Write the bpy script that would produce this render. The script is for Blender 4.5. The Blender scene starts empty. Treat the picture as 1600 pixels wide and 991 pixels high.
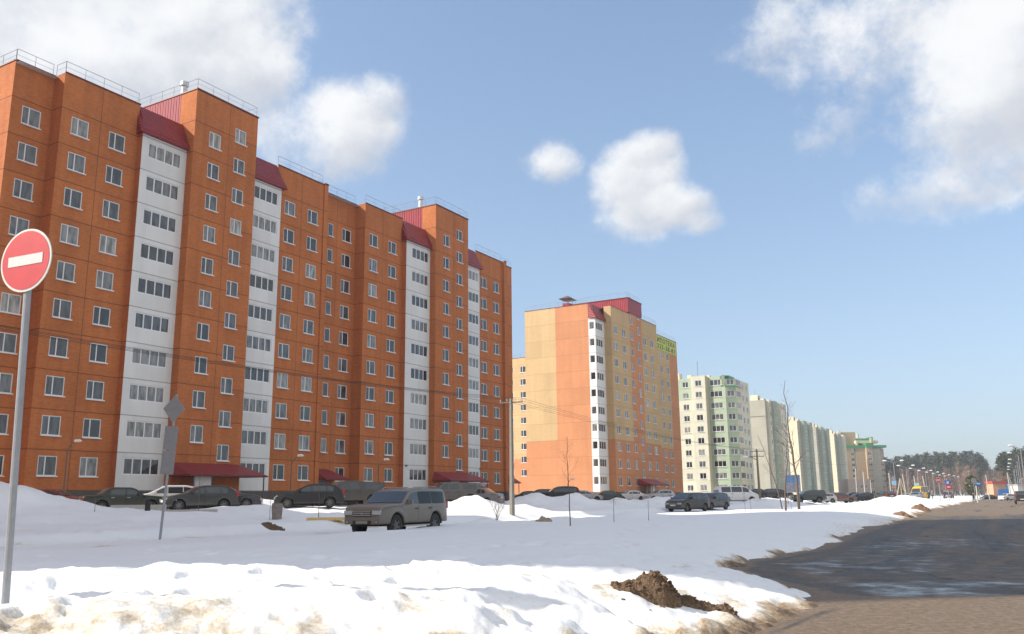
import bpy, bmesh, math, random
import numpy as np
from mathutils import Vector, Matrix
random.seed(7)
PI = math.pi
R = math.radians
sc = bpy.context.scene
col = sc.collection
# ------------------------------------------------------------------ camera
F = 1360.0; PITCH = R(11.78); ROLL = R(-0.62); TH = R(30.2); D0 = 59.0; EYE = 1.55
cam = bpy.data.cameras.new('camera'); camo = bpy.data.objects.new('camera', cam); col.objects.link(camo)
cam.sensor_width = 36; cam.lens = F/1600*36; cam.clip_start = .1; cam.clip_end = 20000
camo.matrix_world = Matrix.Translation((0, 0, EYE)) @ Matrix.Rotation(PI/2+PITCH, 4, 'X') @ Matrix.Rotation(ROLL, 4, 'Z')
sc.camera = camo
sc.render.resolution_x = 1024; sc.render.resolution_y = 634
sc.render.engine = 'CYCLES'
sc.view_settings.view_transform = 'Standard'; sc.view_settings.look = 'None'
sc.view_settings.gamma = 1; sc.view_settings.exposure = 1.52
SUN_EL = R(35); SUN_AZ = (-1.0, -0.14)
# direction seen at a photograph pixel: used to measure where far things and clouds stand
def ray(px, py):
    a, b = px-800, py-495.5
    c, s = math.cos(ROLL), math.sin(ROLL)
    X = a*c+b*s; Y = -a*s+b*c
    x, u = X/F, -Y/F
    cy, sy = math.cos(PITCH), math.sin(PITCH)
    return Vector((x, cy-u*sy, sy+u*cy))
def atY(px, py, Y):
    r = ray(px, py); k = Y/r.y
    return Vector((r.x*k, Y, r.z*k+EYE))
def bearing(px, Y):
    return ray(px, 775).x/ray(px, 775).y*Y
TV = Vector((math.sin(TH), math.cos(TH), 0)); NV = Vector((math.cos(TH), -math.sin(TH), 0))
# ------------------------------------------------------------------ sun
sl = bpy.data.lights.new('sun', 'SUN'); sl.energy = 2.35; sl.angle = R(.6); sl.color = (1, .93, .82)
so = bpy.data.objects.new('sun', sl); col.objects.link(so)
sd = Vector((SUN_AZ[0], SUN_AZ[1], 0)).normalized()*math.cos(SUN_EL) + Vector((0, 0, math.sin(SUN_EL)))
so.rotation_euler = sd.to_track_quat('Z', 'Y').to_euler()
so.location = (0, 0, 80)
# ------------------------------------------------------------------ world: sky with clouds
w = bpy.data.worlds.new('World'); sc.world = w; w.use_nodes = True
nt = w.node_tree; nt.nodes.clear()
def N(t, **k):
    n = nt.nodes.new(t)
    for a, b in k.items(): setattr(n, a, b)
    return n
def L(a, b): nt.links.new(a, b)
def mth(op, a, b=None, c=None, clamp=False):
    n = N('ShaderNodeMath', operation=op); n.use_clamp = clamp
    for i, v in enumerate((a, b, c)):
        if v is None: continue
        if isinstance(v, (int, float)): n.inputs[i].default_value = v
        else: L(v, n.inputs[i])
    return n.outputs[0]
out = N('ShaderNodeOutputWorld')
sky = N('ShaderNodeTexSky', sky_type='NISHITA'); sky.sun_disc = False
sky.sun_elevation = SUN_EL; sky.sun_rotation = math.atan2(sd.x, sd.y); sky.air_density = 1.0; sky.dust_density = 1.4; sky.ozone_density = 1.6
bg = N('ShaderNodeBackground'); bg.inputs[1].default_value = 1.0
hs = N('ShaderNodeHueSaturation'); hs.inputs['Saturation'].default_value = 1.0; L(sky.outputs[0], hs.inputs['Color']); cmp_ = N('ShaderNodeVectorMath', operation='SCALE'); cmp_.inputs['Scale'].default_value = .115; L(hs.outputs[0], cmp_.inputs[0])
cden = N('ShaderNodeVectorMath', operation='MULTIPLY_ADD'); L(cmp_.outputs[0], cden.inputs[0]); cden.inputs[1].default_value = (2.35, 1.78, 1.32); cden.inputs[2].default_value = (1, 1, 1)
cdiv = N('ShaderNodeVectorMath', operation='DIVIDE'); L(cmp_.outputs[0], cdiv.inputs[0]); L(cden.outputs[0], cdiv.inputs[1]); L(cdiv.outputs[0], bg.inputs[0])
tc = N('ShaderNodeTexCoord'); dirv = tc.outputs['Generated']
nz = N('ShaderNodeTexNoise'); nz.inputs['Scale'].default_value = 7; nz.inputs['Detail'].default_value = 9; nz.inputs['Roughness'].default_value = .58
L(dirv, nz.inputs['Vector'])
nz2 = N('ShaderNodeTexNoise'); nz2.inputs['Scale'].default_value = 20; nz2.inputs['Detail'].default_value = 10; nz2.inputs['Roughness'].default_value = .7
L(dirv, nz2.inputs['Vector'])
nsum = mth('ADD', mth('MULTIPLY', mth('SUBTRACT', nz.outputs[0], .5), 2.3), mth('MULTIPLY', mth('SUBTRACT', nz2.outputs[0], .5), 1.5))
# px, py, rx, ry, weight
CL = [(60, 90, 300, 190, 1.0), (300, 70, 170, 120, 1.0), (400, 110, 80, 75, .9), (180, -40, 330, 110, 1.0), (420, 200, 90, 60, .35),
      (550, 205, 105, 88, 1.0), (590, 150, 60, 45, .7), (480, 240, 80, 60, .55), (866, 256, 42, 34, .5), (890, 268, 30, 22, .3),
      (1000, 280, 76, 74, 1.1), (1010, 232, 56, 34, .8), (1058, 322, 60, 40, .8), (1100, 348, 34, 20, .5), (1005, 338, 80, 34, .35), (948, 292, 40, 46, .6),
      (1440, 50, 230, 120, .7), (1560, 130, 180, 160, .8), (1500, 190, 120, 90, .5), (1290, 195, 70, 55, .4), (1470, 285, 130, 58, .5), (1240, 40, 110, 60, .35), (1590, 250, 60, 50, .4),
      (1700, 60, 260, 220, 1.0), (-250, 60, 330, 260, 1.0), (400, -420, 380, 130, .9), (1300, -500, 420, 160, .9)]
FILL_CLOUDS = [((.3, -.9, .5), 1.0), ((-.6, -.7, .6), .7), ((.8, -.3, .9), .8), ((.9, -.6, .35), .8)]
acc = None; shn = None; shd = None
for (px, py, rx, ry, wt) in CL:
    c = ray(px, py).normalized()
    t1 = Vector((c.y, -c.x, 0)).normalized(); t2 = t1.cross(c).normalized()      # rightwards, upwards
    sub = N('ShaderNodeVectorMath', operation='SUBTRACT'); L(dirv, sub.inputs[0]); sub.inputs[1].default_value = c
    k = c.dot(ray(800, 495).normalized())/F
    def dot(v, s):
        n = N('ShaderNodeVectorMath', operation='DOT_PRODUCT'); L(sub.outputs[0], n.inputs[0]); n.inputs[1].default_value = v*s; return n.outputs['Value']
    a = dot(t1, 1/(rx*k)); b = dot(t2, 1/(ry*k)); e = dot(c, 3.0)
    r2 = mth('ADD', mth('ADD', mth('MULTIPLY', a, a), mth('MULTIPLY', b, b)), mth('MULTIPLY', e, e))
    m = mth('MULTIPLY', mth('SUBTRACT', 1.0, r2), wt)
    mp_ = mth('MAXIMUM', m, 0.0); hb = mth('MULTIPLY', mp_, mth('SUBTRACT', b, mth('MULTIPLY', a, .5)))
    shn = hb if shn is None else mth('ADD', shn, hb); shd = mp_ if shd is None else mth('ADD', shd, mp_)
    m = mth('MAXIMUM', m, -1.2)
    if acc is None: acc = m
    else: acc = mth('SMOOTH_MAX', acc, m, .35)
for v, rad in FILL_CLOUDS:      # broad clouds out of view, added for neutral fill light
    v = Vector(v).normalized(); sub = N('ShaderNodeVectorMath', operation='DISTANCE'); L(dirv, sub.inputs[0]); sub.inputs[1].default_value = v
    q = mth('DIVIDE', sub.outputs['Value'], rad); acc = mth('SMOOTH_MAX', acc, mth('MAXIMUM', mth('SUBTRACT', 1.0, mth('MULTIPLY', q, q)), -1.2), .35)
dens = mth('ADD', acc, nsum)
mr = N('ShaderNodeMapRange', interpolation_type='SMOOTHSTEP'); L(dens, mr.inputs[0]); mr.inputs[1].default_value = -.15; mr.inputs[2].default_value = .80; mr.inputs[4].default_value = .92
# painted shading: cloud sides towards the sun paler, undersides greyer
off = N('ShaderNodeVectorMath', operation='ADD'); L(dirv, off.inputs[0]); off.inputs[1].default_value = (-.03, 0, .035)
nz3 = N('ShaderNodeTexNoise'); nz3.inputs['Scale'].default_value = 9; nz3.inputs['Detail'].default_value = 7; nz3.inputs['Roughness'].default_value = .58; L(off.outputs[0], nz3.inputs['Vector'])
nz4 = N('ShaderNodeTexNoise'); nz4.inputs['Scale'].default_value = 9; nz4.inputs['Detail'].default_value = 7; nz4.inputs['Roughness'].default_value = .58; L(dirv, nz4.inputs['Vector'])
side_ = mth('MULTIPLY', mth('SUBTRACT', nz4.outputs[0], nz3.outputs[0]), 1.8)
macro = mth('DIVIDE', shn, mth('ADD', shd, .25))
cloud_shade = N('ShaderNodeMapRange', interpolation_type='SMOOTHSTEP'); L(mth('SUBTRACT', mth('MULTIPLY', macro, -1.15), side_), cloud_shade.inputs[0]); cloud_shade.inputs[1].default_value = -.45; cloud_shade.inputs[2].default_value = .65
mixc = N('ShaderNodeMix', data_type='RGBA'); L(cloud_shade.outputs[0], mixc.inputs[0])
mixc.inputs[6].default_value = (.36, .36, .36, 1); mixc.inputs[7].default_value = (.235, .243, .262, 1)
bc = N('ShaderNodeBackground'); L(mixc.outputs[2], bc.inputs[0]); bc.inputs[1].default_value = 1.0
ms = N('ShaderNodeMixShader'); L(mr.outputs[0], ms.inputs[0]); L(bg.outputs[0], ms.inputs[1]); L(bc.outputs[0], ms.inputs[2])
L(ms.outputs[0], out.inputs[0])

# ------------------------------------------------------------------ materials
MATS = {}
def mat(name, colr=(.5, .5, .5), rough=.6, metal=0, noise=0, nscale=5, bump=0, bscale=30, spec=.5, fn=None, coat=0):
    if name in MATS: return MATS[name]
    m = bpy.data.materials.new(name); m.use_nodes = True; MATS[name] = m
    t = m.node_tree; p = t.nodes['Principled BSDF']
    p.inputs['Base Color'].default_value = (*colr, 1); p.inputs['Roughness'].default_value = rough; p.inputs['Metallic'].default_value = metal
    p.inputs['Specular IOR Level'].default_value = spec; p.inputs['Coat Weight'].default_value = coat; p.inputs['Coat Roughness'].default_value = .08
    g = t.nodes.new('ShaderNodeTexCoord')
    if noise:
        n = t.nodes.new('ShaderNodeTexNoise'); n.inputs['Scale'].default_value = nscale; n.inputs['Detail'].default_value = 8; n.inputs['Roughness'].default_value = .65
        t.links.new(g.outputs['Object'], n.inputs['Vector'])
        r = t.nodes.new('ShaderNodeMapRange'); r.inputs[1].default_value = .25; r.inputs[2].default_value = .75; r.inputs[3].default_value = 1-noise; r.inputs[4].default_value = 1+noise
        t.links.new(n.outputs[0], r.inputs[0])
        h = t.nodes.new('ShaderNodeVectorMath'); h.operation = 'SCALE'; h.inputs[0].default_value = colr; t.links.new(r.outputs[0], h.inputs['Scale'])
        t.links.new(h.outputs[0], p.inputs['Base Color'])
    if bump:
        n = t.nodes.new('ShaderNodeTexNoise'); n.inputs['Scale'].default_value = bscale; n.inputs['Detail'].default_value = 6
        t.links.new(g.outputs['Object'], n.inputs['Vector'])
        b = t.nodes.new('ShaderNodeBump'); b.inputs['Strength'].default_value = bump; b.inputs['Distance'].default_value = .02
        t.links.new(n.outputs[0], b.inputs['Height']); t.links.new(b.outputs[0], p.inputs['Normal'])
    if fn: fn(m, t, p, g)
    return m
def brick(name, c1, c2, mortar, joint=(.5, .5, .5), seam=2.8, seam0=2.45, vary=.12):
    def fn(m, t, p, g):
        l = t.links.new
        b = t.nodes.new('ShaderNodeTexBrick'); b.inputs['Scale'].default_value = 1
        b.inputs['Brick Width'].default_value = .26; b.inputs['Row Height'].default_value = .078; b.inputs['Mortar Size'].default_value = .006
        b.inputs['Color1'].default_value = (*c1, 1); b.inputs['Color2'].default_value = (*c2, 1); b.inputs['Mortar'].default_value = (*mortar, 1)
        l(g.outputs['UV'], b.inputs['Vector'])
        n = t.nodes.new('ShaderNodeTexNoise'); n.inputs['Scale'].default_value = .35; n.inputs['Detail'].default_value = 9; n.inputs['Roughness'].default_value = .7
        l(g.outputs['UV'], n.inputs['Vector'])
        r = t.nodes.new('ShaderNodeMapRange'); r.inputs[1].default_value = .3; r.inputs[2].default_value = .7; r.inputs[3].default_value = 1-vary; r.inputs[4].default_value = 1+vary
        l(n.outputs[0], r.inputs[0])
        # faint streaks running down
        mp = t.nodes.new('ShaderNodeMapping'); mp.inputs['Scale'].default_value = (1.6, .08, 1); l(g.outputs['UV'], mp.inputs[0])
        n2 = t.nodes.new('ShaderNodeTexNoise'); n2.inputs['Scale'].default_value = 1; n2.inputs['Detail'].default_value = 5; l(mp.outputs[0], n2.inputs['Vector'])
        r2 = t.nodes.new('ShaderNodeMapRange'); r2.inputs[1].default_value = .3; r2.inputs[2].default_value = .7; r2.inputs[3].default_value = 1-vary*.95; r2.inputs[4].default_value = 1+vary*.6
        l(n2.outputs[0], r2.inputs[0])
        mu = t.nodes.new('ShaderNodeMath'); mu.operation = 'MULTIPLY'; l(r.outputs[0], mu.inputs[0]); l(r2.outputs[0], mu.inputs[1])
        h = t.nodes.new('ShaderNodeVectorMath'); h.operation = 'SCALE'; l(b.outputs['Color'], h.inputs[0]); l(mu.outputs[0], h.inputs['Scale'])
        # each prefabricated panel has a tone of its own
        pm_ = t.nodes.new('ShaderNodeMapping'); pm_.inputs['Location'].default_value = (0, -seam0/seam, 0); pm_.inputs['Scale'].default_value = (1/3.3, 1/seam, 1); l(g.outputs['UV'], pm_.inputs[0])
        fl = t.nodes.new('ShaderNodeVectorMath'); fl.operation = 'FLOOR'; l(pm_.outputs[0], fl.inputs[0])
        wn = t.nodes.new('ShaderNodeTexWhiteNoise'); l(fl.outputs[0], wn.inputs['Vector'])
        wr = t.nodes.new('ShaderNodeMapRange'); wr.inputs[3].default_value = .94; wr.inputs[4].default_value = 1.06; l(wn.outputs['Value'], wr.inputs[0])
        h2 = t.nodes.new('ShaderNodeVectorMath'); h2.operation = 'SCALE'; l(h.outputs[0], h2.inputs[0]); l(wr.outputs[0], h2.inputs['Scale']); h = h2
        # panel joint between storeys
        sx = t.nodes.new('ShaderNodeSeparateXYZ'); l(g.outputs['UV'], sx.inputs[0])
        a = t.nodes.new('ShaderNodeMath'); a.operation = 'SUBTRACT'; l(sx.outputs[1], a.inputs[0]); a.inputs[1].default_value = seam0-.04
        q = t.nodes.new('ShaderNodeMath'); q.operation = 'FLOORED_MODULO'; l(a.outputs[0], q.inputs[0]); q.inputs[1].default_value = seam
        z = t.nodes.new('ShaderNodeMath'); z.operation = 'LESS_THAN'; l(q.outputs[0], z.inputs[0]); z.inputs[1].default_value = .07
        z2 = t.nodes.new('ShaderNodeMath'); z2.operation = 'MULTIPLY'; l(z.outputs[0], z2.inputs[0]); z2.inputs[1].default_value = .8
        x = t.nodes.new('ShaderNodeMix'); x.data_type = 'RGBA'; l(z2.outputs[0], x.inputs[0]); l(h.outputs[0], x.inputs[6]); x.inputs[7].default_value = (*joint, 1)
        l(x.outputs[2], p.inputs['Base Color'])
    return mat(name, c1, .85, fn=fn, spec=.25)
def corrugated(name, c, period=.25, axis=0, rough=.45):
    def fn(m, t, p, g):
        l = t.links.new
        sx = t.nodes.new('ShaderNodeSeparateXYZ'); l(g.outputs['UV'], sx.inputs[0])
        a = t.nodes.new('ShaderNodeMath'); a.operation = 'MULTIPLY'; l(sx.outputs[axis], a.inputs[0]); a.inputs[1].default_value = 2*PI/period
        s = t.nodes.new('ShaderNodeMath'); s.operation = 'SINE'; l(a.outputs[0], s.inputs[0])
        b = t.nodes.new('ShaderNodeBump'); b.inputs['Strength'].default_value = .7; b.inputs['Distance'].default_value = .05; l(s.outputs[0], b.inputs['Height']); l(b.outputs[0], p.inputs['Normal'])
        n = t.nodes.new('ShaderNodeTexNoise'); n.inputs['Scale'].default_value = 1.2; n.inputs['Detail'].default_value = 6; l(g.outputs['UV'], n.inputs['Vector'])
        r = t.nodes.new('ShaderNodeMapRange'); r.inputs[1].default_value = .3; r.inputs[2].default_value = .7; r.inputs[3].default_value = .85; r.inputs[4].default_value = 1.12; l(n.outputs[0], r.inputs[0])
        h = t.nodes.new('ShaderNodeVectorMath'); h.operation = 'SCALE'; h.inputs[0].default_value = c; l(r.outputs[0], h.inputs['Scale']); l(h.outputs[0], p.inputs['Base Color'])
    return mat(name, c, rough, fn=fn)
def fn_glass(m, t, p, g):
    l = t.links.new
    o = t.nodes.new('ShaderNodeObjectInfo')
    cr = t.nodes.new('ShaderNodeValToRGB'); l(o.outputs['Random'], cr.inputs[0])
    e = cr.color_ramp.elements; e[0].color = (.012, .013, .015, 1); e[1].color = (.26, .25, .23, 1)
    x = e.new(.4); x.color = (.05, .055, .06, 1); x = e.new(.75); x.color = (.13, .135, .135, 1)
    n = t.nodes.new('ShaderNodeTexNoise'); n.inputs['Scale'].default_value = 1.3; n.inputs['Detail'].default_value = 2
    ad = t.nodes.new('ShaderNodeVectorMath'); ad.operation = 'ADD'; l(g.outputs['Object'], ad.inputs[0])
    sc_ = t.nodes.new('ShaderNodeVectorMath'); sc_.operation = 'SCALE'; sc_.inputs[0].default_value = (31, 17, 9); l(o.outputs['Random'], sc_.inputs['Scale']); l(sc_.outputs[0], ad.inputs[1])
    mp = t.nodes.new('ShaderNodeMapping'); mp.inputs['Scale'].default_value = (2.2, 1, .7); l(ad.outputs[0], mp.inputs[0])
    l(mp.outputs[0], n.inputs['Vector'])
    r = t.nodes.new('ShaderNodeMapRange'); r.inputs[1].default_value = .35; r.inputs[2].default_value = .65; r.inputs[3].default_value = .5; r.inputs[4].default_value = 1.5; l(n.outputs[0], r.inputs[0])
    h = t.nodes.new('ShaderNodeVectorMath'); h.operation = 'SCALE'; l(cr.outputs[0], h.inputs[0]); l(r.outputs[0], h.inputs['Scale'])
    l(h.outputs[0], p.inputs['Base Color'])
GLASS = mat('window_glass', (.1, .1, .11), .06, spec=.9, fn=fn_glass)
WHITE = mat('white_frame', (.72, .73, .74), .45, noise=.05)
ORANGE = brick('orange_brick', (.50, .160, .046), (.41, .122, .036), (.37, .165, .08), (.13, .045, .02))
ORANGE2 = brick('light_orange_brick', (.54, .235, .11), (.49, .205, .095), (.48, .26, .15), (.33, .15, .08), vary=.07)
YELLOW = brick('sand_brick', (.53, .365, .19), (.485, .335, .17), (.48, .36, .22), (.36, .24, .12), vary=.06)
PANEL = brick('white_panel', (.66, .665, .66), (.66, .665, .66), (.66, .665, .66), (.2, .2, .2), vary=.05)
CREAM = brick('cream_panel', (.62, .56, .40), (.62, .56, .40), (.6, .54, .39), (.42, .38, .28), vary=.05)
CREAM2 = brick('pale_panel', (.60, .58, .47), (.60, .58, .47), (.58, .56, .46), (.42, .4, .32), vary=.05)
GREYP = brick('grey_panel', (.36, .34, .28), (.36, .34, .28), (.35, .33, .27), (.29, .27, .22), vary=.05)
GREENP = brick('green_panel', (.38, .45, .33), (.38, .45, .33), (.38, .45, .33), (.2, .3, .17), vary=.05)
TEALP = brick('grey_green_panel', (.29, .33, .27), (.29, .33, .27), (.29, .33, .27), (.2, .23, .2), vary=.05)
TANP = brick('tan_brick', (.42, .31, .19), (.38, .28, .17), (.4, .3, .2), (.3, .22, .14), vary=.07)
PLINTH = mat('dark_plinth', (.085, .075, .065), .8, noise=.25, nscale=3)
ROOF = mat('roof_felt', (.5, .5, .52), .9, noise=.2)
RED = corrugated('dark_red_sheet', (.23, .012, .018), .28, 1)
REDV = corrugated('dark_red_ribbed', (.27, .012, .022), .35, 0)
REDTRIM = mat('dark_red_trim', (.12, .012, .015), .5)
GREENR = mat('green_sheet', (.03, .22, .08), .45)
STEEL = mat('galvanised_steel', (.30, .31, .33), .5, .5, noise=.12, nscale=9)
ZINC = mat('zinc', (.55, .56, .57), .4, .3)
DSTEEL = mat('dark_steel', (.12, .12, .125), .55, .4)
RAIL = mat('rail_grey', (.26, .26, .28), .6)
CONC = mat('concrete', (.20, .185, .16), .85, noise=.15, nscale=4)
CONC2 = mat('pale_concrete', (.42, .40, .36), .85, noise=.12, nscale=4)
WOOD = mat('weathered_wood', (.2, .15, .1), .8, noise=.3, nscale=8)
YWOOD = mat('yellow_plank', (.62, .42, .16), .7, noise=.15)
BARK = mat('bark', (.115, .085, .065), .85, noise=.3, nscale=14)
TWIG = mat('twig', (.16, .11, .085), .85)
BLACK = mat('black_rubber', (.02, .02, .02), .8, noise=.3)
DOORM = mat('grey_door', (.23, .235, .24), .55)
LAMPG = mat('lamp_glass', (.75, .76, .76), .3)

# ------------------------------------------------------------------ mesh helpers
class MB:
    def __init__(s): s.v = []; s.f = []; s.m = []; s.uv = []; s.mats = []
    def mi(s, m):
        if m not in s.mats: s.mats.append(m)
        return s.mats.index(m)
    def quad(s, pts, m, uv=None):
        i = len(s.v); s.v += [tuple(p) for p in pts]; s.f.append(tuple(range(i, i+len(pts)))); s.m.append(s.mi(m))
        s.uv.append(uv if uv else [(0, 0)]*len(pts))
    def box(s, x0, x1, y0, y1, z0, z1, m, skip=''):
        P = lambda x, y, z: (x, y, z)
        a, b, c, d, e, f_, g, h = P(x0, y0, z0), P(x1, y0, z0), P(x1, y1, z0), P(x0, y1, z0), P(x0, y0, z1), P(x1, y0, z1), P(x1, y1, z1), P(x0, y1, z1)
        for q, u in (((a, b, f_, e), ((x0, z0), (x1, z0), (x1, z1), (x0, z1))), ((b, c, g, f_), ((y0, z0), (y1, z0), (y1, z1), (y0, z1))),
                     ((c, d, h, g), ((x1, z0), (x0, z0), (x0, z1), (x1, z1))), ((d, a, e, h), ((y1, z0), (y0, z0), (y0, z1), (y1, z1))),
                     ((e, f_, g, h), ((x0, y0), (x1, y0), (x1, y1), (x0, y1))), ((d, c, b, a), ((x0, y1), (x1, y1), (x1, y0), (x0, y0)))):
            s.quad(q, m, list(u))
    def tube(s, pts, rads, m, n=6, caps=True):
        pts = [Vector(p) for p in pts]; rings = []
        if isinstance(rads, (int, float)): rads = [rads]*len(pts)
        prev = None
        for i, p in enumerate(pts):
            d = (pts[min(i+1, len(pts)-1)]-pts[max(i-1, 0)]).normalized()
            if prev is None:
                a = d.cross(Vector((0, 0, 1)) if abs(d.z) < .9 else Vector((1, 0, 0))).normalized()
            else: a = (prev - d*prev.dot(d)).normalized()
            prev = a; b = d.cross(a)
            i0 = len(s.v)
            for k in range(n):
                an = 2*PI*k/n; s.v.append(tuple(p+(a*math.cos(an)+b*math.sin(an))*rads[i]))
            rings.append(i0)
        k_ = s.mi(m)
        for a, b in zip(rings, rings[1:]):
            for k in range(n):
                s.f.append((a+k, a+(k+1) % n, b+(k+1) % n, b+k)); s.m.append(k_); s.uv.append([(0, 0)]*4)
        if caps:
            for r_, rev in ((rings[0], 1), (rings[-1], 0)):
                q = list(range(r_, r_+n)); s.f.append(tuple(q[::-1] if rev else q)); s.m.append(k_); s.uv.append([(0, 0)]*n)
    def build(s, name, parent=None, smooth=False, loc=None):
        me = bpy.data.meshes.new(name); me.from_pydata(s.v, [], s.f)
        for m in s.mats: me.materials.append(m)
        me.polygons.foreach_set('material_index', s.m)
        ul = me.uv_layers.new(name='UVMap'); flat = [c for f in s.uv for p in f for c in p]
        ul.data.foreach_set('uv', flat)
        if smooth: me.polygons.foreach_set('use_smooth', [True]*len(s.f))
        me.update()
        o = bpy.data.objects.new(name, me); col.objects.link(o)
        if parent: o.parent = parent
        if loc is not None: o.location = loc
        return o
def tag(o, label=None, cat=None, group=None, kind=None):
    if label: o['label'] = label
    if cat: o['category'] = cat
    if group: o['group'] = group
    if kind: o['kind'] = kind
    return o
def empty(name, loc, rz=0, label=None, cat=None, group=None):
    o = bpy.data.objects.new(name, None); col.objects.link(o); o.empty_display_size = .3
    o.location = loc; o.rotation_euler = (0, 0, rz); return tag(o, label, cat, group)
def inst(src, parent, loc, rz=0, name=None, label=None):
    """copy of a part with its sub-parts"""
    c = src.copy(); col.objects.link(c); c.parent = parent; c.location = loc; c.rotation_euler = (0, 0, rz)
    if label: c['label'] = label
    for ch in src.children:
        g = ch.copy(); col.objects.link(g); g.parent = c
    return c
def copy_tree(o, parent=None):
    c = o.copy(); col.objects.link(c); c.parent = parent
    for ch in o.children: copy_tree(ch, c)
    return c

# ------------------------------------------------------------------ terrain
def vnoise(x, y, seed=0):
    xi = np.floor(x).astype(np.int64); yi = np.floor(y).astype(np.int64); fx = x-xi; fy = y-yi
    fx = fx*fx*fx*(fx*(fx*6-15)+10); fy = fy*fy*fy*(fy*(fy*6-15)+10)
    def h(a, b):
        n = (a*374761393+b*668265263+seed*974711) & 0x7fffffff
        n = ((n ^ (n >> 13))*1274126177) & 0x7fffffff
        return ((n ^ (n >> 16)) & 0xffff)/65535.0
    return (h(xi, yi)*(1-fx)+h(xi+1, yi)*fx)*(1-fy)+(h(xi, yi+1)*(1-fx)+h(xi+1, yi+1)*fx)*fy
def fbm(x, y, sc_, oct_=4, seed=0, g=.5):
    r = 0; a = 1; t = 0
    for i in range(oct_):
        r = r+a*(vnoise(x/sc_+17.3*i, y/sc_-9.1*i, seed+i)-.5); t += a; a *= g; sc_ = sc_/2.07
    return r/t*2
EDGE = [(-60, -9), (-30, -1.5), (-10, 4.6), (-3, 7.0), (.6, 8.3), (2.1, 9.7), (3.2, 11.2), (4.3, 12.7), (4.95, 14.0), (5.0, 15.6), (4.7, 17.6), (4.9, 19.6), (5.7, 21.6), (7.4, 24.0), (9.4, 26.9), (12.3, 33), (15.6, 39.5), (22.8, 52.3), (41.5, 88.7), (83, 162), (200, 372), (340, 620)]
def road_dist(x, y):
    """positive on the snow side (left), negative on the road"""
    best = np.full(x.shape, 1e9); side = np.zeros(x.shape)
    for (ax, ay), (bx, by) in zip(EDGE, EDGE[1:]):
        dx, dy = bx-ax, by-ay; l2 = dx*dx+dy*dy
        t = np.clip(((x-ax)*dx+(y-ay)*dy)/l2, 0, 1)
        ex = x-(ax+t*dx); ey = y-(ay+t*dy); d = np.hypot(ex, ey)
        cr = dx*(y-ay)-dy*(x-ax)
        upd = d < best-1e-9
        side = np.where(upd, np.sign(cr), side); best = np.minimum(best, d)
    return best*side
def sst(a, b, x):
    t = np.clip((x-a)/(b-a), 0, 1); return t*t*(3-2*t)
MOUNDS = [(-26, 39, 6.0, 4.6, 1.75), (-21.5, 38, 3.0, 3.5, .45), (-17, 59.5, 1.9, 1.5, .75), (-2.4, 62, 2.3, 1.8, .85), (-5.6, 61, 1.6, 1.6, .35), (.6, 64, 1.6, 1.5, .5), (5.0, 76, 3.2, 2.2, .85), (1.2, 74, 2.5, 2, .6), (9.5, 84, 3.5, 2, .55),
          (28.5, 101, 2.6, 2.2, .95), (32, 112, 3, 3, .5), (46.5, 112, 2.6, 2, .8), (56, 128, 2.5, 2, 1.0), (61, 140, 2.5, 2, 1.0), (38, 95, 5, 3, .35), (16, 96, 3, 2, .7), (20, 108, 3, 2, .6), (70, 158, 5, 3, .8), (2.6, 49.5, 2.2, 1.3, .28), (7, 52, 2.2, 1.2, .28), (-6, 51, 1.0, 1.0, .25), (-14, 49.5, 2.2, 1.2, .2), (-1.5, 46.5, 1.2, .8, .3),
          (-4.5, 10.8, 3.5, 1.3, .10), (-1.2, 11.2, 2.0, .8, .08), (1.8, 10.8, .9, .55, .09)]
PRINTS = []
_r = random.Random(4)
for (ax, ay), (bx, by), n_ in (((-13, 21), (-2.5, 15.0), 17), ((-2.5, 15.0), (2.6, 21), 10), ((2.6, 21), (4.6, 33), 13), ((-6.5, 17), (-10.5, 27), 14), ((-19, 31), (-12, 36.5), 14), ((-16, 29), (-9.5, 33), 12), ((-1.5, 8.8), (-.2, 14), 8), ((-3.4, 9.2), (-2.3, 12.5), 5)):
    for k_ in range(n_):
        t_ = (k_+.5)/n_; dd_ = math.hypot(bx-ax, by-ay); ox_ = -(by-ay)/dd_; oy_ = (bx-ax)/dd_; sd_ = .16*(1 if k_ % 2 else -1)+_r.uniform(-.05, .05)
        wv_ = .5*math.sin(t_*5)
        PRINTS.append((ax+(bx-ax)*t_+ox_*(sd_+wv_)+_r.uniform(-.06, .06), ay+(by-ay)*t_+oy_*(sd_+wv_)+_r.uniform(-.06, .06)))
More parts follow.
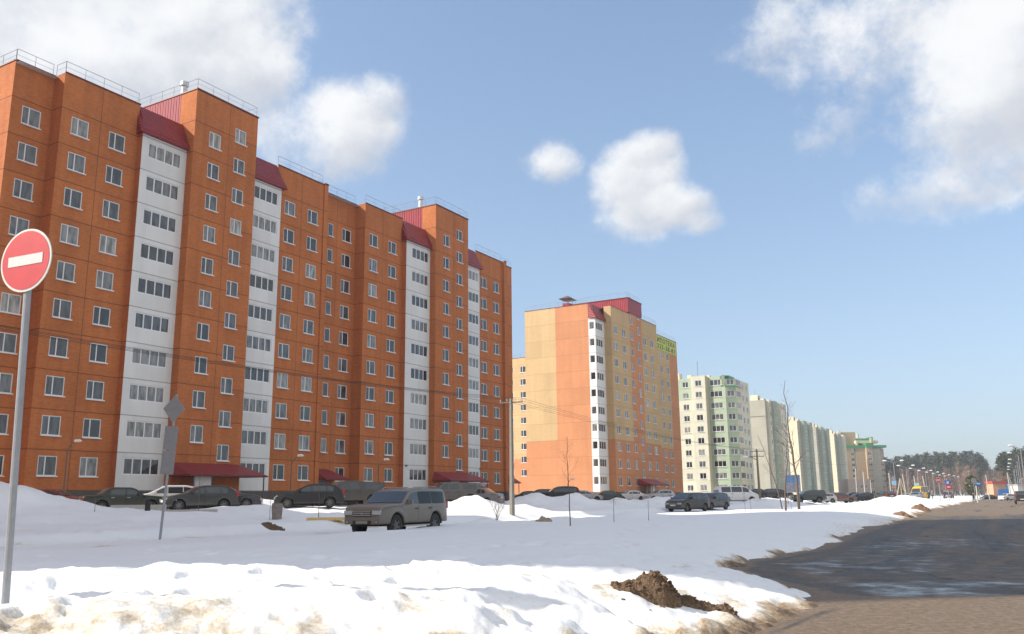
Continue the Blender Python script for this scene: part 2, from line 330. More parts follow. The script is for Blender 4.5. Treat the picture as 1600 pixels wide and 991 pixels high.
def height(x, y):
    x = np.asarray(x, float); y = np.asarray(y, float)
    o = x*math.cos(TH)-y*math.sin(TH)+D0; s = x*math.sin(TH)+y*math.cos(TH)
    rr = np.hypot(x, y)
    d = road_dist(x, y)
    dj = d+.55*fbm(x, y, 1.6, 5, 3)*sst(4, 20, rr)+.22*fbm(x, y, .5, 4, 5)+sst(20, 60, rr)*1.2*fbm(x, y, 6, 3, 9)
    z = .62+.10*fbm(x, y, 9, 3, 11)+.05*fbm(x, y, 2.2, 3, 12)*sst(30, 8, rr)+.045*fbm(x, y, 3.5, 4, 13)
    # shallow swells of old snow near the road
    z = z+.10*sst(6, 1.5, d)*sst(25, 6, rr)*fbm(x, y, 1.3, 4, 21)
    # towards the yard the ground rises
    z = z+.50*sst(31, 20, o)+.12*sst(20, 10, o)
    z = z+(.26*fbm(x, y, 5, 4, 31)+.30*fbm(x, y, 1.7, 4, 33)*sst(-15, -4, x+.0*y)+.22*fbm(x, y, 2.4, 4, 34))*sst(31, 27, o)*sst(17, 20, o)
    zy = 1.02+.02*fbm(x, y, 3, 3, 41)
    k = sst(19, 15.5, o+1.2*fbm(x, y, 4, 3, 8)); z = z*(1-k)+zy*k
    # ploughed side road
    sw = .5*fbm(x, y, 7, 3, 51)+.25*fbm(x, y, 1.1, 3, 52)
    k = sst(38.0, 37.3, o+sw)*sst(31.0, 32.2, o+sw)
    z = z*(1-k)+(.27+.03*fbm(x, y, .8, 4, 53))*k
    for mx, my, a, b, hgt in MOUNDS:
        ux = (x-mx)*math.sin(TH)+(y-my)*math.cos(TH); uy = (x-mx)*math.cos(TH)-(y-my)*math.sin(TH)
        if my < 20: ux, uy = x-mx, y-my
        q = np.exp(-((ux/a)**2+(uy/b)**2)); z = z+hgt*q*(1+.22*fbm(x, y, 1.3, 4, 61))
    z = z-.17*sst(46, 40, o)*sst(36, 38, o)
    # farther out everything flattens
    kf = sst(160, 320, rr); z = z*(1-kf)+.55*kf
    # snow bank profile at the road
    bank = 1-np.exp(-np.clip(dj, 0, 50)/(.75+1.1*sst(-1, 4, x)))
    z = np.where(dj > 0, -.06+(z+.06)*bank, -.06+np.clip(dj, -1, 0)*.15)
    # lumpy crust, pits and thaw holes in the foreground
    nr = sst(22, 7, rr)*sst(0, .4, dj)
    ro = nr*sst(9.5, 3.5, d+1.6*fbm(x, y, 2.2, 3, 71))
    z = z+ro*(.11*fbm(x, y, .6, 5, 72, .6)-.13*sst(.15, .7, fbm(x*.7, y, .5, 3, 73))) + nr*.012*fbm(x, y, .35, 4, 74)
    z = z+.035*fbm(x, y, 1.0, 4, 77)*sst(60, 15, rr)
    z = z-.09*sst(.35, .7, fbm(x, y*.6, .5, 2, 75))*sst(11, 15, rr)*sst(50, 30, rr)*sst(.0, .35, fbm(x, y, 5, 2, 76))*sst(0, 1.5, dj)
    # footprints of people who crossed the snow
    for fx, fy in PRINTS:
        m_ = (np.abs(x-fx) < .5) & (np.abs(y-fy) < .5)
        if m_.any():
            q = np.exp(-(((x-fx)/.13)**2+((y-fy)/.20)**2)**1.6); z = z-.13*q+.03*np.exp(-(((x-fx)/.26)**2+((y-fy)/.36)**2)**2)*(1-q)
    return z
def hz(x, y): return float(height(np.array([x]), np.array([y]))[0])

def fn_snow(m, t, p, g):
    l = t.links.new
    at = t.nodes.new('ShaderNodeAttribute'); at.attribute_name = 'dirt'
    n = t.nodes.new('ShaderNodeTexNoise'); n.inputs['Scale'].default_value = 7; n.inputs['Detail'].default_value = 12; n.inputs['Roughness'].default_value = .75; l(g.outputs['Object'], n.inputs['Vector'])
    a = t.nodes.new('ShaderNodeMath'); a.operation = 'MULTIPLY_ADD'; l(n.outputs[0], a.inputs[0]); a.inputs[1].default_value = 2.0; a.inputs[2].default_value = -1.0
    b = t.nodes.new('ShaderNodeMath'); b.operation = 'ADD'; l(a.outputs[0], b.inputs[0]); l(at.outputs['Fac'], b.inputs[1])
    mr = t.nodes.new('ShaderNodeMapRange'); mr.inputs[1].default_value = .25; mr.inputs[2].default_value = 1.35; l(b.outputs[0], mr.inputs[0])
    ml = t.nodes.new('ShaderNodeMath'); ml.operation = 'MULTIPLY'; l(mr.outputs[0], ml.inputs[0])
    gt = t.nodes.new('ShaderNodeMapRange'); gt.inputs[1].default_value = 0; gt.inputs[2].default_value = .1; l(at.outputs['Fac'], gt.inputs[0]); l(gt.outputs[0], ml.inputs[1])
    cr = t.nodes.new('ShaderNodeValToRGB'); l(ml.outputs[0], cr.inputs[0]); e = cr.color_ramp.elements
    e[0].color = (.795, .80, .81, 1); e[1].position = 1; e[1].color = (.11, .075, .048, 1); x = e.new(.3); x.color = (.60, .53, .43, 1); x = e.new(.62); x.color = (.34, .25, .165, 1)
    l(cr.outputs[0], p.inputs['Base Color'])
    n2 = t.nodes.new('ShaderNodeTexNoise'); n2.inputs['Scale'].default_value = 16; n2.inputs['Detail'].default_value = 10; n2.inputs['Roughness'].default_value = .7; l(g.outputs['Object'], n2.inputs['Vector'])
    n3 = t.nodes.new('ShaderNodeTexNoise'); n3.inputs['Scale'].default_value = 2.2; n3.inputs['Detail'].default_value = 5; l(g.outputs['Object'], n3.inputs['Vector'])
    ad = t.nodes.new('ShaderNodeMath'); ad.operation = 'MULTIPLY_ADD'; l(n3.outputs[0], ad.inputs[0]); ad.inputs[1].default_value = 1.5; l(n2.outputs[0], ad.inputs[2])
    bp = t.nodes.new('ShaderNodeBump'); bp.inputs['Distance'].default_value = .03
    st = t.nodes.new('ShaderNodeMapRange'); st.inputs[3].default_value = .22; st.inputs[4].default_value = 1.0; l(at.outputs['Fac'], st.inputs[0]); l(st.outputs[0], bp.inputs['Strength'])
    l(ad.outputs[0], bp.inputs['Height']); l(bp.outputs[0], p.inputs['Normal'])
SNOW = mat('snow', (.85, .86, .88), .7, spec=.2, fn=fn_snow)
def make_snow():
    na, nr = 620, 820
    ang = np.radians(np.linspace(-72, 62, na)); rad = np.exp(np.linspace(math.log(4.5), math.log(700), nr))
    A, Rr = np.meshgrid(ang, rad); X = Rr*np.sin(A); Y = Rr*np.cos(A)
    Z = height(X, Y)
    d = road_dist(X, Y); o = X*math.cos(TH)-Y*math.sin(TH)+D0
    djit = d+.5*fbm(X, Y, 1.2, 4, 81)
    rr = np.hypot(X, Y)
    dirt = 1.2*sst(.55, .0, djit+.25*fbm(X, Y, .4, 3, 88))                                   # muddy rim
    left = sst(0, -3.6, X+.9*fbm(X, Y, 2, 3, 83))*(.62+.75*fbm(X, Y*1.5, 1.1, 4, 87))
    dirt = np.maximum(dirt, (.16+.58*left)*sst(3.3, .9, djit)*sst(30, 14, rr))  # grey crust over the near bank
    dirt = np.maximum(dirt, .55*sst(.1, .6, fbm(X, Y, .9, 5, 84))*sst(4.0, 1.5, djit)*sst(24, 12, rr))
    dirt = np.maximum(dirt, .40*sst(2.4, .3, djit)*sst(20, 45, rr))
    sw = .5*fbm(X, Y, 7, 3, 51)+.25*fbm(X, Y, 1.1, 3, 52)
    k = sst(38.0, 37.3, o+sw)*sst(31.0, 32.2, o+sw)
    dirt = np.maximum(dirt, k*(.16+.5*sst(.2, .7, fbm(X, Y, 1.5, 4, 85)))+.7*np.exp(-((o+sw-37.2)/.25)**2)*sst(40, 30, rr))
    dirt = np.maximum(dirt, .75*sst(15.5, 13.5, o+.8*fbm(X, Y, 3, 3, 8))*sst(-.5, .5, o))        # yard
    dirt = np.maximum(dirt, .42*sst(.35, .7, fbm(X, Y, 1.4, 4, 86))*sst(31, 28, o)*sst(14, 17, o))
    verts = np.stack([X.ravel(), Y.ravel(), Z.ravel()], 1)
    idx = np.arange(na*nr).reshape(nr, na)
    q = np.stack([idx[:-1, :-1], idx[:-1, 1:], idx[1:, 1:], idx[1:, :-1]], -1).reshape(-1, 4)
    zz = Z.ravel()[q].max(1); q = q[zz > -.12]
    q = q[:, ::-1]
    me = bpy.data.meshes.new('snow_field'); me.vertices.add(len(verts)); me.vertices.foreach_set('co', verts.ravel().astype(np.float32))
    me.loops.add(q.size); me.loops.foreach_set('vertex_index', q.ravel().astype(np.int32)); me.polygons.add(len(q))
    me.polygons.foreach_set('loop_start', np.arange(0, q.size, 4, dtype=np.int32)); me.polygons.foreach_set('use_smooth', np.ones(len(q), bool))
    me.update(calc_edges=True)
    at = me.attributes.new('dirt', 'FLOAT', 'POINT'); at.data.foreach_set('value', dirt.ravel().astype(np.float32))
    me.materials.append(SNOW); ob = bpy.data.objects.new('snow_field', me); col.objects.link(ob); ob['kind'] = 'structure'
make_snow()
# ground sheet and road
def fn_ground(m, t, p, g): pass
mb = MB(); mb.quad([(-6000, -6000, -.35), (6000, -6000, -.35), (6000, 9000, -.35), (-6000, 9000, -.35)], mat('frozen_soil', (.5, .48, .46), .9, noise=.3, nscale=.02))
tag(mb.build('ground'), kind='structure')
def fn_road(m, t, p, g):
    l = t.links.new
    def noise(s, d=8, r=.6, sc3=None):
        n = t.nodes.new('ShaderNodeTexNoise'); n.inputs['Scale'].default_value = s; n.inputs['Detail'].default_value = d; n.inputs['Roughness'].default_value = r
        if sc3:
            mp = t.nodes.new('ShaderNodeMapping'); mp.inputs['Rotation'].default_value = (0, 0, TH); mp.inputs['Scale'].default_value = sc3; l(g.outputs['Object'], mp.inputs[0]); l(mp.outputs[0], n.inputs['Vector'])
        else: l(g.outputs['Object'], n.inputs['Vector'])
        return n.outputs[0]
    def rng(v, a, b, c=0, d=1):
        r = t.nodes.new('ShaderNodeMapRange'); r.interpolation_type = 'SMOOTHSTEP'
        for i, k in enumerate((a, b, c, d)): r.inputs[i+1].default_value = k
        l(v, r.inputs[0]); return r.outputs[0]
    def mx(f, a, b):
        x = t.nodes.new('ShaderNodeMix'); x.data_type = 'RGBA'
        if isinstance(f, float): x.inputs[0].default_value = f
        else: l(f, x.inputs[0])
        for i, c in ((6, a), (7, b)):
            if isinstance(c, tuple): x.inputs[i].default_value = (*c, 1)
            else: l(c, x.inputs[i])
        return x.outputs[2]
    def mu(a, b, op='MULTIPLY'):
        x = t.nodes.new('ShaderNodeMath'); x.operation = op
        for i, c in enumerate((a, b)):
            if isinstance(c, (int, float)): x.inputs[i].default_value = c
            else: l(c, x.inputs[i])
        return x.outputs[0]
    at = t.nodes.new('ShaderNodeAttribute'); at.attribute_name = 'wet'
    ac = t.nodes.new('ShaderNodeAttribute'); ac.attribute_name = 'across'; al = t.nodes.new('ShaderNodeAttribute'); al.attribute_name = 'along'
    cv = t.nodes.new('ShaderNodeCombineXYZ'); l(mu(ac.outputs['Fac'], .9), cv.inputs[0]); l(mu(al.outputs['Fac'], .045), cv.inputs[1])
    sn_ = t.nodes.new('ShaderNodeTexNoise'); sn_.inputs['Scale'].default_value = 1.0; sn_.inputs['Detail'].default_value = 9; sn_.inputs['Roughness'].default_value = .68; l(cv.outputs[0], sn_.inputs['Vector']); strk = sn_.outputs[0]; fine = noise(9, 12, .75); med = noise(1.6, 8, .6)
    asphalt = mx(rng(fine, .3, .7), (.034, .031, .030), (.12, .108, .096))
    mud_and_sun = mx(rng(fine, .3, .7), (.10, .070, .046), (.26, .185, .12))
    mudmask = rng(mu(mu(strk, .6), mu(med, .4), 'ADD'), .46, .58)
    c = mx(mu(mudmask, .75), asphalt, mud_and_sun)
    vo = t.nodes.new('ShaderNodeTexVoronoi'); vo.feature = 'DISTANCE_TO_EDGE'; vo.inputs['Scale'].default_value = .42
    wv = t.nodes.new('ShaderNodeVectorMath'); wv.operation = 'ADD'; l(g.outputs['Object'], wv.inputs[0]); ws_ = t.nodes.new('ShaderNodeTexNoise'); ws_.inputs['Scale'].default_value = 1.4; ws_.inputs['Detail'].default_value = 6; l(g.outputs['Object'], ws_.inputs['Vector']); l(ws_.outputs['Color'], wv.inputs[1]); l(wv.outputs[0], vo.inputs['Vector'])
    ck = mu(rng(vo.outputs['Distance'], .03, .008), rng(noise(.22, 7, .6), .45, .6)); c = mx(mu(ck, .75), c, (.012, .011, .010))
    # dried mud on the crossing and far road, browner where sunlight is painted in
    mm = t.nodes.new('ShaderNodeAttribute'); mm.attribute_name = 'mud_and_sun'
    e = rng(mu(mm.outputs['Fac'], mu(mu(med, .9), .45, 'SUBTRACT'), 'ADD'), .3, .65)
    c = mx(e, c, mud_and_sun)
    wet = rng(mu(at.outputs['Fac'], mu(mu(med, 1.5), mu(strk, .5), 'ADD'), 'MULTIPLY'), .55, 1.0)
    rut = rng(strk, .36, .46); c = mx(rut, (.03, .026, .023), c)
    c = mx(mu(rng(fine, .66, .74), .6), c, (.30, .26, .21))
    dark = mx(mu(wet, .75), c, (.022, .022, .024))
    l(dark, p.inputs['Base Color'])
    rgh = mu(1.0, mu(wet, .72), 'SUBTRACT'); rg2 = t.nodes.new('ShaderNodeMath'); rg2.operation = 'MULTIPLY'; l(rgh, rg2.inputs[0]); rg2.inputs[1].default_value = .75
    damp = mu(rg2.outputs[0], rng(strk, .25, .7, .8, 1.0)); l(damp, p.inputs['Roughness'])
    bp = t.nodes.new('ShaderNodeBump'); bp.inputs['Distance'].default_value = .03
    l(mu(mu(1.15, wet, 'SUBTRACT'), .8), bp.inputs['Strength']); l(mu(mu(med, 1.0), mu(fine, 1.6), 'ADD'), bp.inputs['Height']); l(bp.outputs[0], p.inputs['Normal'])
ROADM = mat('road_surface', (.1, .1, .1), .7, fn=fn_road, spec=.5)
def make_road():
    na, nr = 260, 420
    ang = np.radians(np.linspace(-100, 100, na)); rad = np.concatenate([[.3, 1, 2, 3, 4], np.exp(np.linspace(math.log(5), math.log(900), nr-5))])
    A, Rr = np.meshgrid(ang, rad); X = Rr*np.sin(A); Y = Rr*np.cos(A)
    d = road_dist(X, Y)
    Z = .012*fbm(X, Y, 2.5, 4, 91)+.010*fbm(X, Y, .6, 3, 92)
    keep = (d < 3)
    # right edge of the carriageway, 13 m wide
    ax = X*math.cos(R(28.5))-Y*math.sin(R(28.5))
    wet = sst(.4, -1.2, d)*sst(60, 35, np.hypot(X, Y))*(.50+.28*sst(-7.5, -2.0, d))+.0*X
    wet = wet*(.8+.45*fbm(X, Y, 3.0, 4, 95))
    wet = np.maximum(wet, .82*np.exp(-(((X-8.0)/2.6)**2+((Y-16.0)/1.3)**2)))
    wet = np.maximum(wet, .75*np.exp(-(((X-6.2)/.8)**2+((Y-19.5)/5.0)**2)))
    wet = np.where((Y < 14.2), wet*sst(12.4, 14.2, Y), wet)
    mud_and_sun = sst(15.2, 13.2, Y-.0*X)+sst(50, 75, Y)*.85+.75*sst(-.6, .2, d)  # brown zones also follow the sunlit stretches: lit tone painted in
    verts = np.stack([X.ravel(), Y.ravel(), Z.ravel()], 1)
    idx = np.arange(na*len(rad)).reshape(len(rad), na)
    q = np.stack([idx[:-1, 1:], idx[:-1, :-1], idx[1:, :-1], idx[1:, 1:]], -1).reshape(-1, 4)
    kk = keep.ravel()[q].any(1); q = q[kk][:, ::-1][:, ::-1]
    me = bpy.data.meshes.new('road'); me.vertices.add(len(verts)); me.vertices.foreach_set('co', verts.ravel().astype(np.float32))
    me.loops.add(q.size); me.loops.foreach_set('vertex_index', q.ravel().astype(np.int32)); me.polygons.add(len(q))
    me.polygons.foreach_set('loop_start', np.arange(0, q.size, 4, dtype=np.int32)); me.polygons.foreach_set('use_smooth', np.ones(len(q), bool)); me.update(calc_edges=True)
    for nme, arr in (('wet', wet), ('mud_and_sun', mud_and_sun), ('across', d), ('along', X*math.sin(R(28))+Y*math.cos(R(28)))):
        at = me.attributes.new(nme, 'FLOAT', 'POINT'); at.data.foreach_set('value', arr.ravel().astype(np.float32))
    me.materials.append(ROADM); ob = bpy.data.objects.new('road', me); col.objects.link(ob); ob['kind'] = 'structure'
make_road()

# ------------------------------------------------------------------ buildings
def wall(mb, P0, P1, z0, z1, m, holes=(), depth=.14, bands=None, u0=0.0, reveal=None):
    """vertical wall from P0 to P1 (local xy); outside is to the right of travel; holes = (u0,u1,v0,v1)"""
    P0 = Vector((*P0, 0)); P1 = Vector((*P1, 0)); Ln = (P1-P0).length; d = (P1-P0)/Ln; nrm = Vector((d.y, -d.x, 0))
    us = {0.0, Ln}; vs = {z0, z1}
    for a, b, c, e in holes: us |= {a, b}; vs |= {c, e}
    if bands:
        for b in bands: 
            if z0 < b[0] < z1: vs.add(b[0])
    us = sorted(us); vs = sorted(vs)
    def mm(z):
        r = m
        if bands:
            for zb, bm_ in bands:
                if z > zb: r = bm_
        return r
    for i in range(len(us)-1):
        uc = (us[i]+us[i+1])/2; run = None
        for j in range(len(vs)-1):
            vc = (vs[j]+vs[j+1])/2
            if any(a < uc < b and c < vc < e for a, b, c, e in holes): continue
            a, b = us[i], us[i+1]; c, e = vs[j], vs[j+1]
            q = [P0+d*a, P0+d*b, P0+d*b, P0+d*a]; z = [c, c, e, e]
            mb.quad([(p.x, p.y, zz) for p, zz in zip(q, z)], mm(vc), [(u0+a, c), (u0+b, c), (u0+b, e), (u0+a, e)])
    for a, b, c, e in holes:
        o = P0+d*a; p = P0+d*b; oi = o-nrm*depth; pi_ = p-nrm*depth
        rm = reveal or mm((c+e)/2)
        mb.quad([(o.x, o.y, c), (oi.x, oi.y, c), (oi.x, oi.y, e), (o.x, o.y, e)][::-1], rm, [(0, c), (depth, c), (depth, e), (0, e)])
        mb.quad([(p.x, p.y, c), (pi_.x, pi_.y, c), (pi_.x, pi_.y, e), (p.x, p.y, e)], rm, [(0, c), (depth, c), (depth, e), (0, e)])
        mb.quad([(o.x, o.y, e), (oi.x, oi.y, e), (pi_.x, pi_.y, e), (p.x, p.y, e)][::-1], rm, [(0, 0)]*4)
        mb.quad([(o.x, o.y, c), (oi.x, oi.y, c), (pi_.x, pi_.y, c), (p.x, p.y, c)], WHITE if c > 3 else rm, [(0, 0)]*4)
WIN = {}
def window_proto(w_, h_, panes, name='window', split=None, sill=True, fm=None):
    """frame mesh centred at the origin facing -y, pane child behind it; returned unlinked from any parent"""
    key = (round(w_, 2), round(h_, 2), panes, name, split)
    if key in WIN: return WIN[key]
    fm = fm or WHITE
    mb = MB(); b = .09 if name == 'loggia_window' else .07; W2 = w_/2-.004; H2 = h_/2-.004
    mb.box(-W2, W2, -.05, .02, H2-b, H2, fm); mb.box(-W2, W2, -.05, .02, -H2, -H2+b, fm)
    mb.box(-W2, -W2+b, -.048, .018, -H2+b, H2-b, fm); mb.box(W2-b, W2, -.048, .018, -H2+b, H2-b, fm)
    if panes > 1:
        cuts = [split] if (split and panes == 2) else [k/panes for k in range(1, panes)]
        for c in cuts:
            x = -W2+2*W2*c; mb.box(x-b*.55, x+b*.55, -.052, .016, -H2+b, H2-b, fm)
    if sill: mb.box(-W2-.05, W2+.05, -.22, -.052, -H2-.07, -H2-.02+.03, fm)
    f_ = mb.build(name)
    mb = MB(); mb.quad([(-W2+.03, -.012, -H2+.03), (W2-.03, -.012, -H2+.03), (W2-.03, -.012, H2-.03), (-W2+.03, -.012, H2-.03)], GLASS)
    p = mb.build('pane', f_)
    col.objects.unlink(f_); col.objects.unlink(p)
    WIN[key] = f_
    return f_
class Building:
    def __init__(s, name, s0, label, group=None, dz=0, D=D0, frame=None):
        s.s0 = s0; loc = -NV*D+TV*s0 if frame is None else frame[0]
        s.root = empty(name, (loc.x, loc.y, 0), (PI/2-TH) if frame is None else frame[1], label, 'apartment building', group)
        s.mb = MB(); s.trim = s; s.roof = MB(); s.wins = []
    def box(s, *a):
        m = MB(); m.box(*a); m.build('roof_trim', s.root)
    def win(s, P0, P1, u, zc, w_, h_, panes, name='window', split=None, sill=True):
        """window centred u along the wall; returns the hole and records the placement"""
        P0 = Vector((*P0, 0)); P1 = Vector((*P1, 0)); d = (P1-P0).normalized(); nrm = Vector((d.y, -d.x, 0))
        p = P0+d*u-nrm*.09
        s.wins.append((name, (p.x, p.y, zc), math.atan2(d.y, d.x), w_, h_, panes, split, sill))
        return (u-w_/2, u+w_/2, zc-h_/2, zc+h_/2)
    def face(s, P0, P1, z0, z1, m, cols, rows, bands=None, seams=()):
        """cols: list of (u, w, h, panes, name, split, rowlist or None, dz)"""
        holes = []
        for c in cols:
            u, w_, h_, panes, name, split, rl, dz = c
            for r_ in (rl if rl is not None else rows): holes.append(s.win(P0, P1, u, 4.13+2.8*r_+dz, w_, h_, panes, name, split, name == 'window'))
        wall(s.mb, P0, P1, z0, z1, m, holes, bands=bands, u0=P0[0]+P0[1])
        if seams:
            d = (Vector(P1)-Vector(P0)).normalized()
            for u in seams:
                a = Vector(P0)+d*(u-.02); b = Vector(P0)+d*(u+.02); n = Vector((d.y, -d.x))*.004
                s.mb.quad([(a.x+n.x, a.y+n.y, z0), (b.x+n.x, b.y+n.y, z0), (b.x+n.x, b.y+n.y, z1), (a.x+n.x, a.y+n.y, z1)], SEAM)
    def railing(s, pts, h=.9, step=1.6, name='roof_railing'):
        mb = MB()
        for (a, b) in zip(pts, pts[1:]):
            a = Vector(a); b = Vector(b); Ln = (b-a).length; n = max(1, round(Ln/step))
            for k in range(n+1):
                p = a.lerp(b, k/n); mb.tube([p, p+Vector((0, 0, h))], .018, RAIL, 4)
            mb.tube([a+Vector((0, 0, h)), b+Vector((0, 0, h))], .022, RAIL, 4)
            mb.tube([a+Vector((0, 0, h*.5)), b+Vector((0, 0, h*.5))], .012, RAIL, 4)
        mb.build(name, s.root)
    def finish(s, maxw=100, key=None):
        s.mb.build('wall', s.root)
        if s.roof.f: s.roof.build('roof', s.root)
        ws = [w_ for w_ in s.wins if w_[0] == 'window']; rest = []
        if key: ws.sort(key=key)
        if len(ws) > maxw: rest = ws[maxw:]; ws = ws[:maxw]
        for (name, loc, rz, w_, h_, panes, split, sill) in ws+[x for x in s.wins if x[0] != 'window']:
            inst(window_proto(w_, h_, panes, name, split, sill), s.root, loc, rz)
        if rest:
            mb = MB()
            for (name, loc, rz, w_, h_, panes, split, sill) in rest:
                pr = window_proto(w_, h_, panes, name, split, sill); M = Matrix.Translation(loc) @ Matrix.Rotation(rz, 4, 'Z')
                for ob in [pr]+list(pr.children):
                    me = ob.data; off = len(mb.v); mb.v += [tuple(M @ v.co) for v in me.vertices]
                    for pl in me.polygons:
                        mb.f.append(tuple(off+i for i in pl.vertices)); mb.m.append(mb.mi(me.materials[pl.material_index])); mb.uv.append([(0, 0)]*len(pl.vertices))
            o = mb.build('window', s.root); o['kind'] = 'stuff'
SEAM = mat('dark_joint', (.10, .04, .02), .8)
ROWS = list(range(10))
BASE = .9
def mansard(b, x0, x1, off, m=None):
    """red sheet-metal roof over a loggia column"""
    m = m or RED; mb = MB(); y = -off
    prof = [(y-.38, 30.62), (y-.30, 31.0), (y+.05, 31.7), (y+.75, 33.15), (y+1.2, 33.22)]
    a0, a1 = x0-.02, x1+.02
    fl = [.45, .25, .03, .0, .0]
    v = 0
    for (p, q), (f0, f1) in zip(zip(prof, prof[1:]), zip(fl, fl[1:])):
        dv = math.dist(p, q)
        mb.quad([(a0-f0, p[0], p[1]), (a1+f0, p[0], p[1]), (a1+f1, q[0], q[1]), (a0-f1, q[0], q[1])], m, [(a0, v), (a1, v), (a1, v+dv), (a0, v+dv)]); v += dv
    for x, f, sg in ((a0, -1, 1), (a1, 1, -1)):
        pts = [(x+f*k, p[0], p[1]) for p, k in zip(prof, fl)]+[(x, y+1.2, 30.62)]
        mb.quad(pts[::-1] if sg > 0 else pts, m, [(p[1], p[2]) for p in pts][::-1 if sg > 0 else 1])
    mb.quad([(a0-.45, y-.38, 30.62), (a0, y+1.2, 30.62), (a1, y+1.2, 30.62), (a1+.45, y-.38, 30.62)], m, [(0, 0)]*4)
    mb.build('loggia_roof', b.root)
def entrance(b, x0, x1, y, zb, full=True, doorx=None, depth=2.6):
    """sheet canopy over an entrance, with door, wind screen and a post"""
    mb = MB(); zt = 4.6; zl = 3.62
    mb.quad([(x0, y-depth, zl), (x1, y-depth, zl), (x1-.9, y-.01, zt), (x0+.5, y-.01, zt)], RED, [(0, 0), (x1-x0, 0), (x1-x0, 2.6), (0, 2.6)])
    mb.quad([(x0, y-.01, zl), (x0, y-depth, zl), (x0+.5, y-.01, zt)], RED, [(0, 0)]*3); mb.quad([(x1, y-depth, zl), (x1, y-.01, zl), (x1-.9, y-.01, zt)], RED, [(0, 0)]*3)
    mb.box(x0-.02, x1+.02, y-depth-.02, y-.012, zl-.12, zl-.004, REDTRIM)
    c = mb.build('entrance_canopy', b.root)
    for px_ in ((x1-.25, x0+.6) if full else (x1-.25,)):
        mb = MB(); mb.tube([(px_, y-depth+.2, zb), (px_, y-depth+.2, zl-.12)], .06, DSTEEL, 6); mb.build('post', c)
    dx = doorx if doorx is not None else (x0+x1)/2+.5
    mb = MB(); mb.box(dx-.55, dx+.55, y-.07, y-.006, zb+.15, zb+2.2, DOORM); mb.box(dx-.62, dx-.552, y-.09, y-.006, zb+.15, zb+2.3, DSTEEL); mb.box(dx+.552, dx+.62, y-.09, y-.006, zb+.15, zb+2.3, DSTEEL)
    dr = mb.build('door', b.root); mb = MB(); mb.box(dx+.35, dx+.40, y-.13, y-.072, zb+1.0, zb+1.35, STEEL); mb.build('handle', dr)
    if full:
        mb = MB(); mb.box(dx-2.6, dx-1.0, y-1.9, y-1.75, zb, zl-.13, PANEL); mb.build('wind_screen', b.root)
def small_box(b, x0, x1, y0, y1, z0, z1, m, name):
    mb = MB(); mb.box(x0, x1, y0, y1, z0, z1, m); return mb.build(name, b.root)

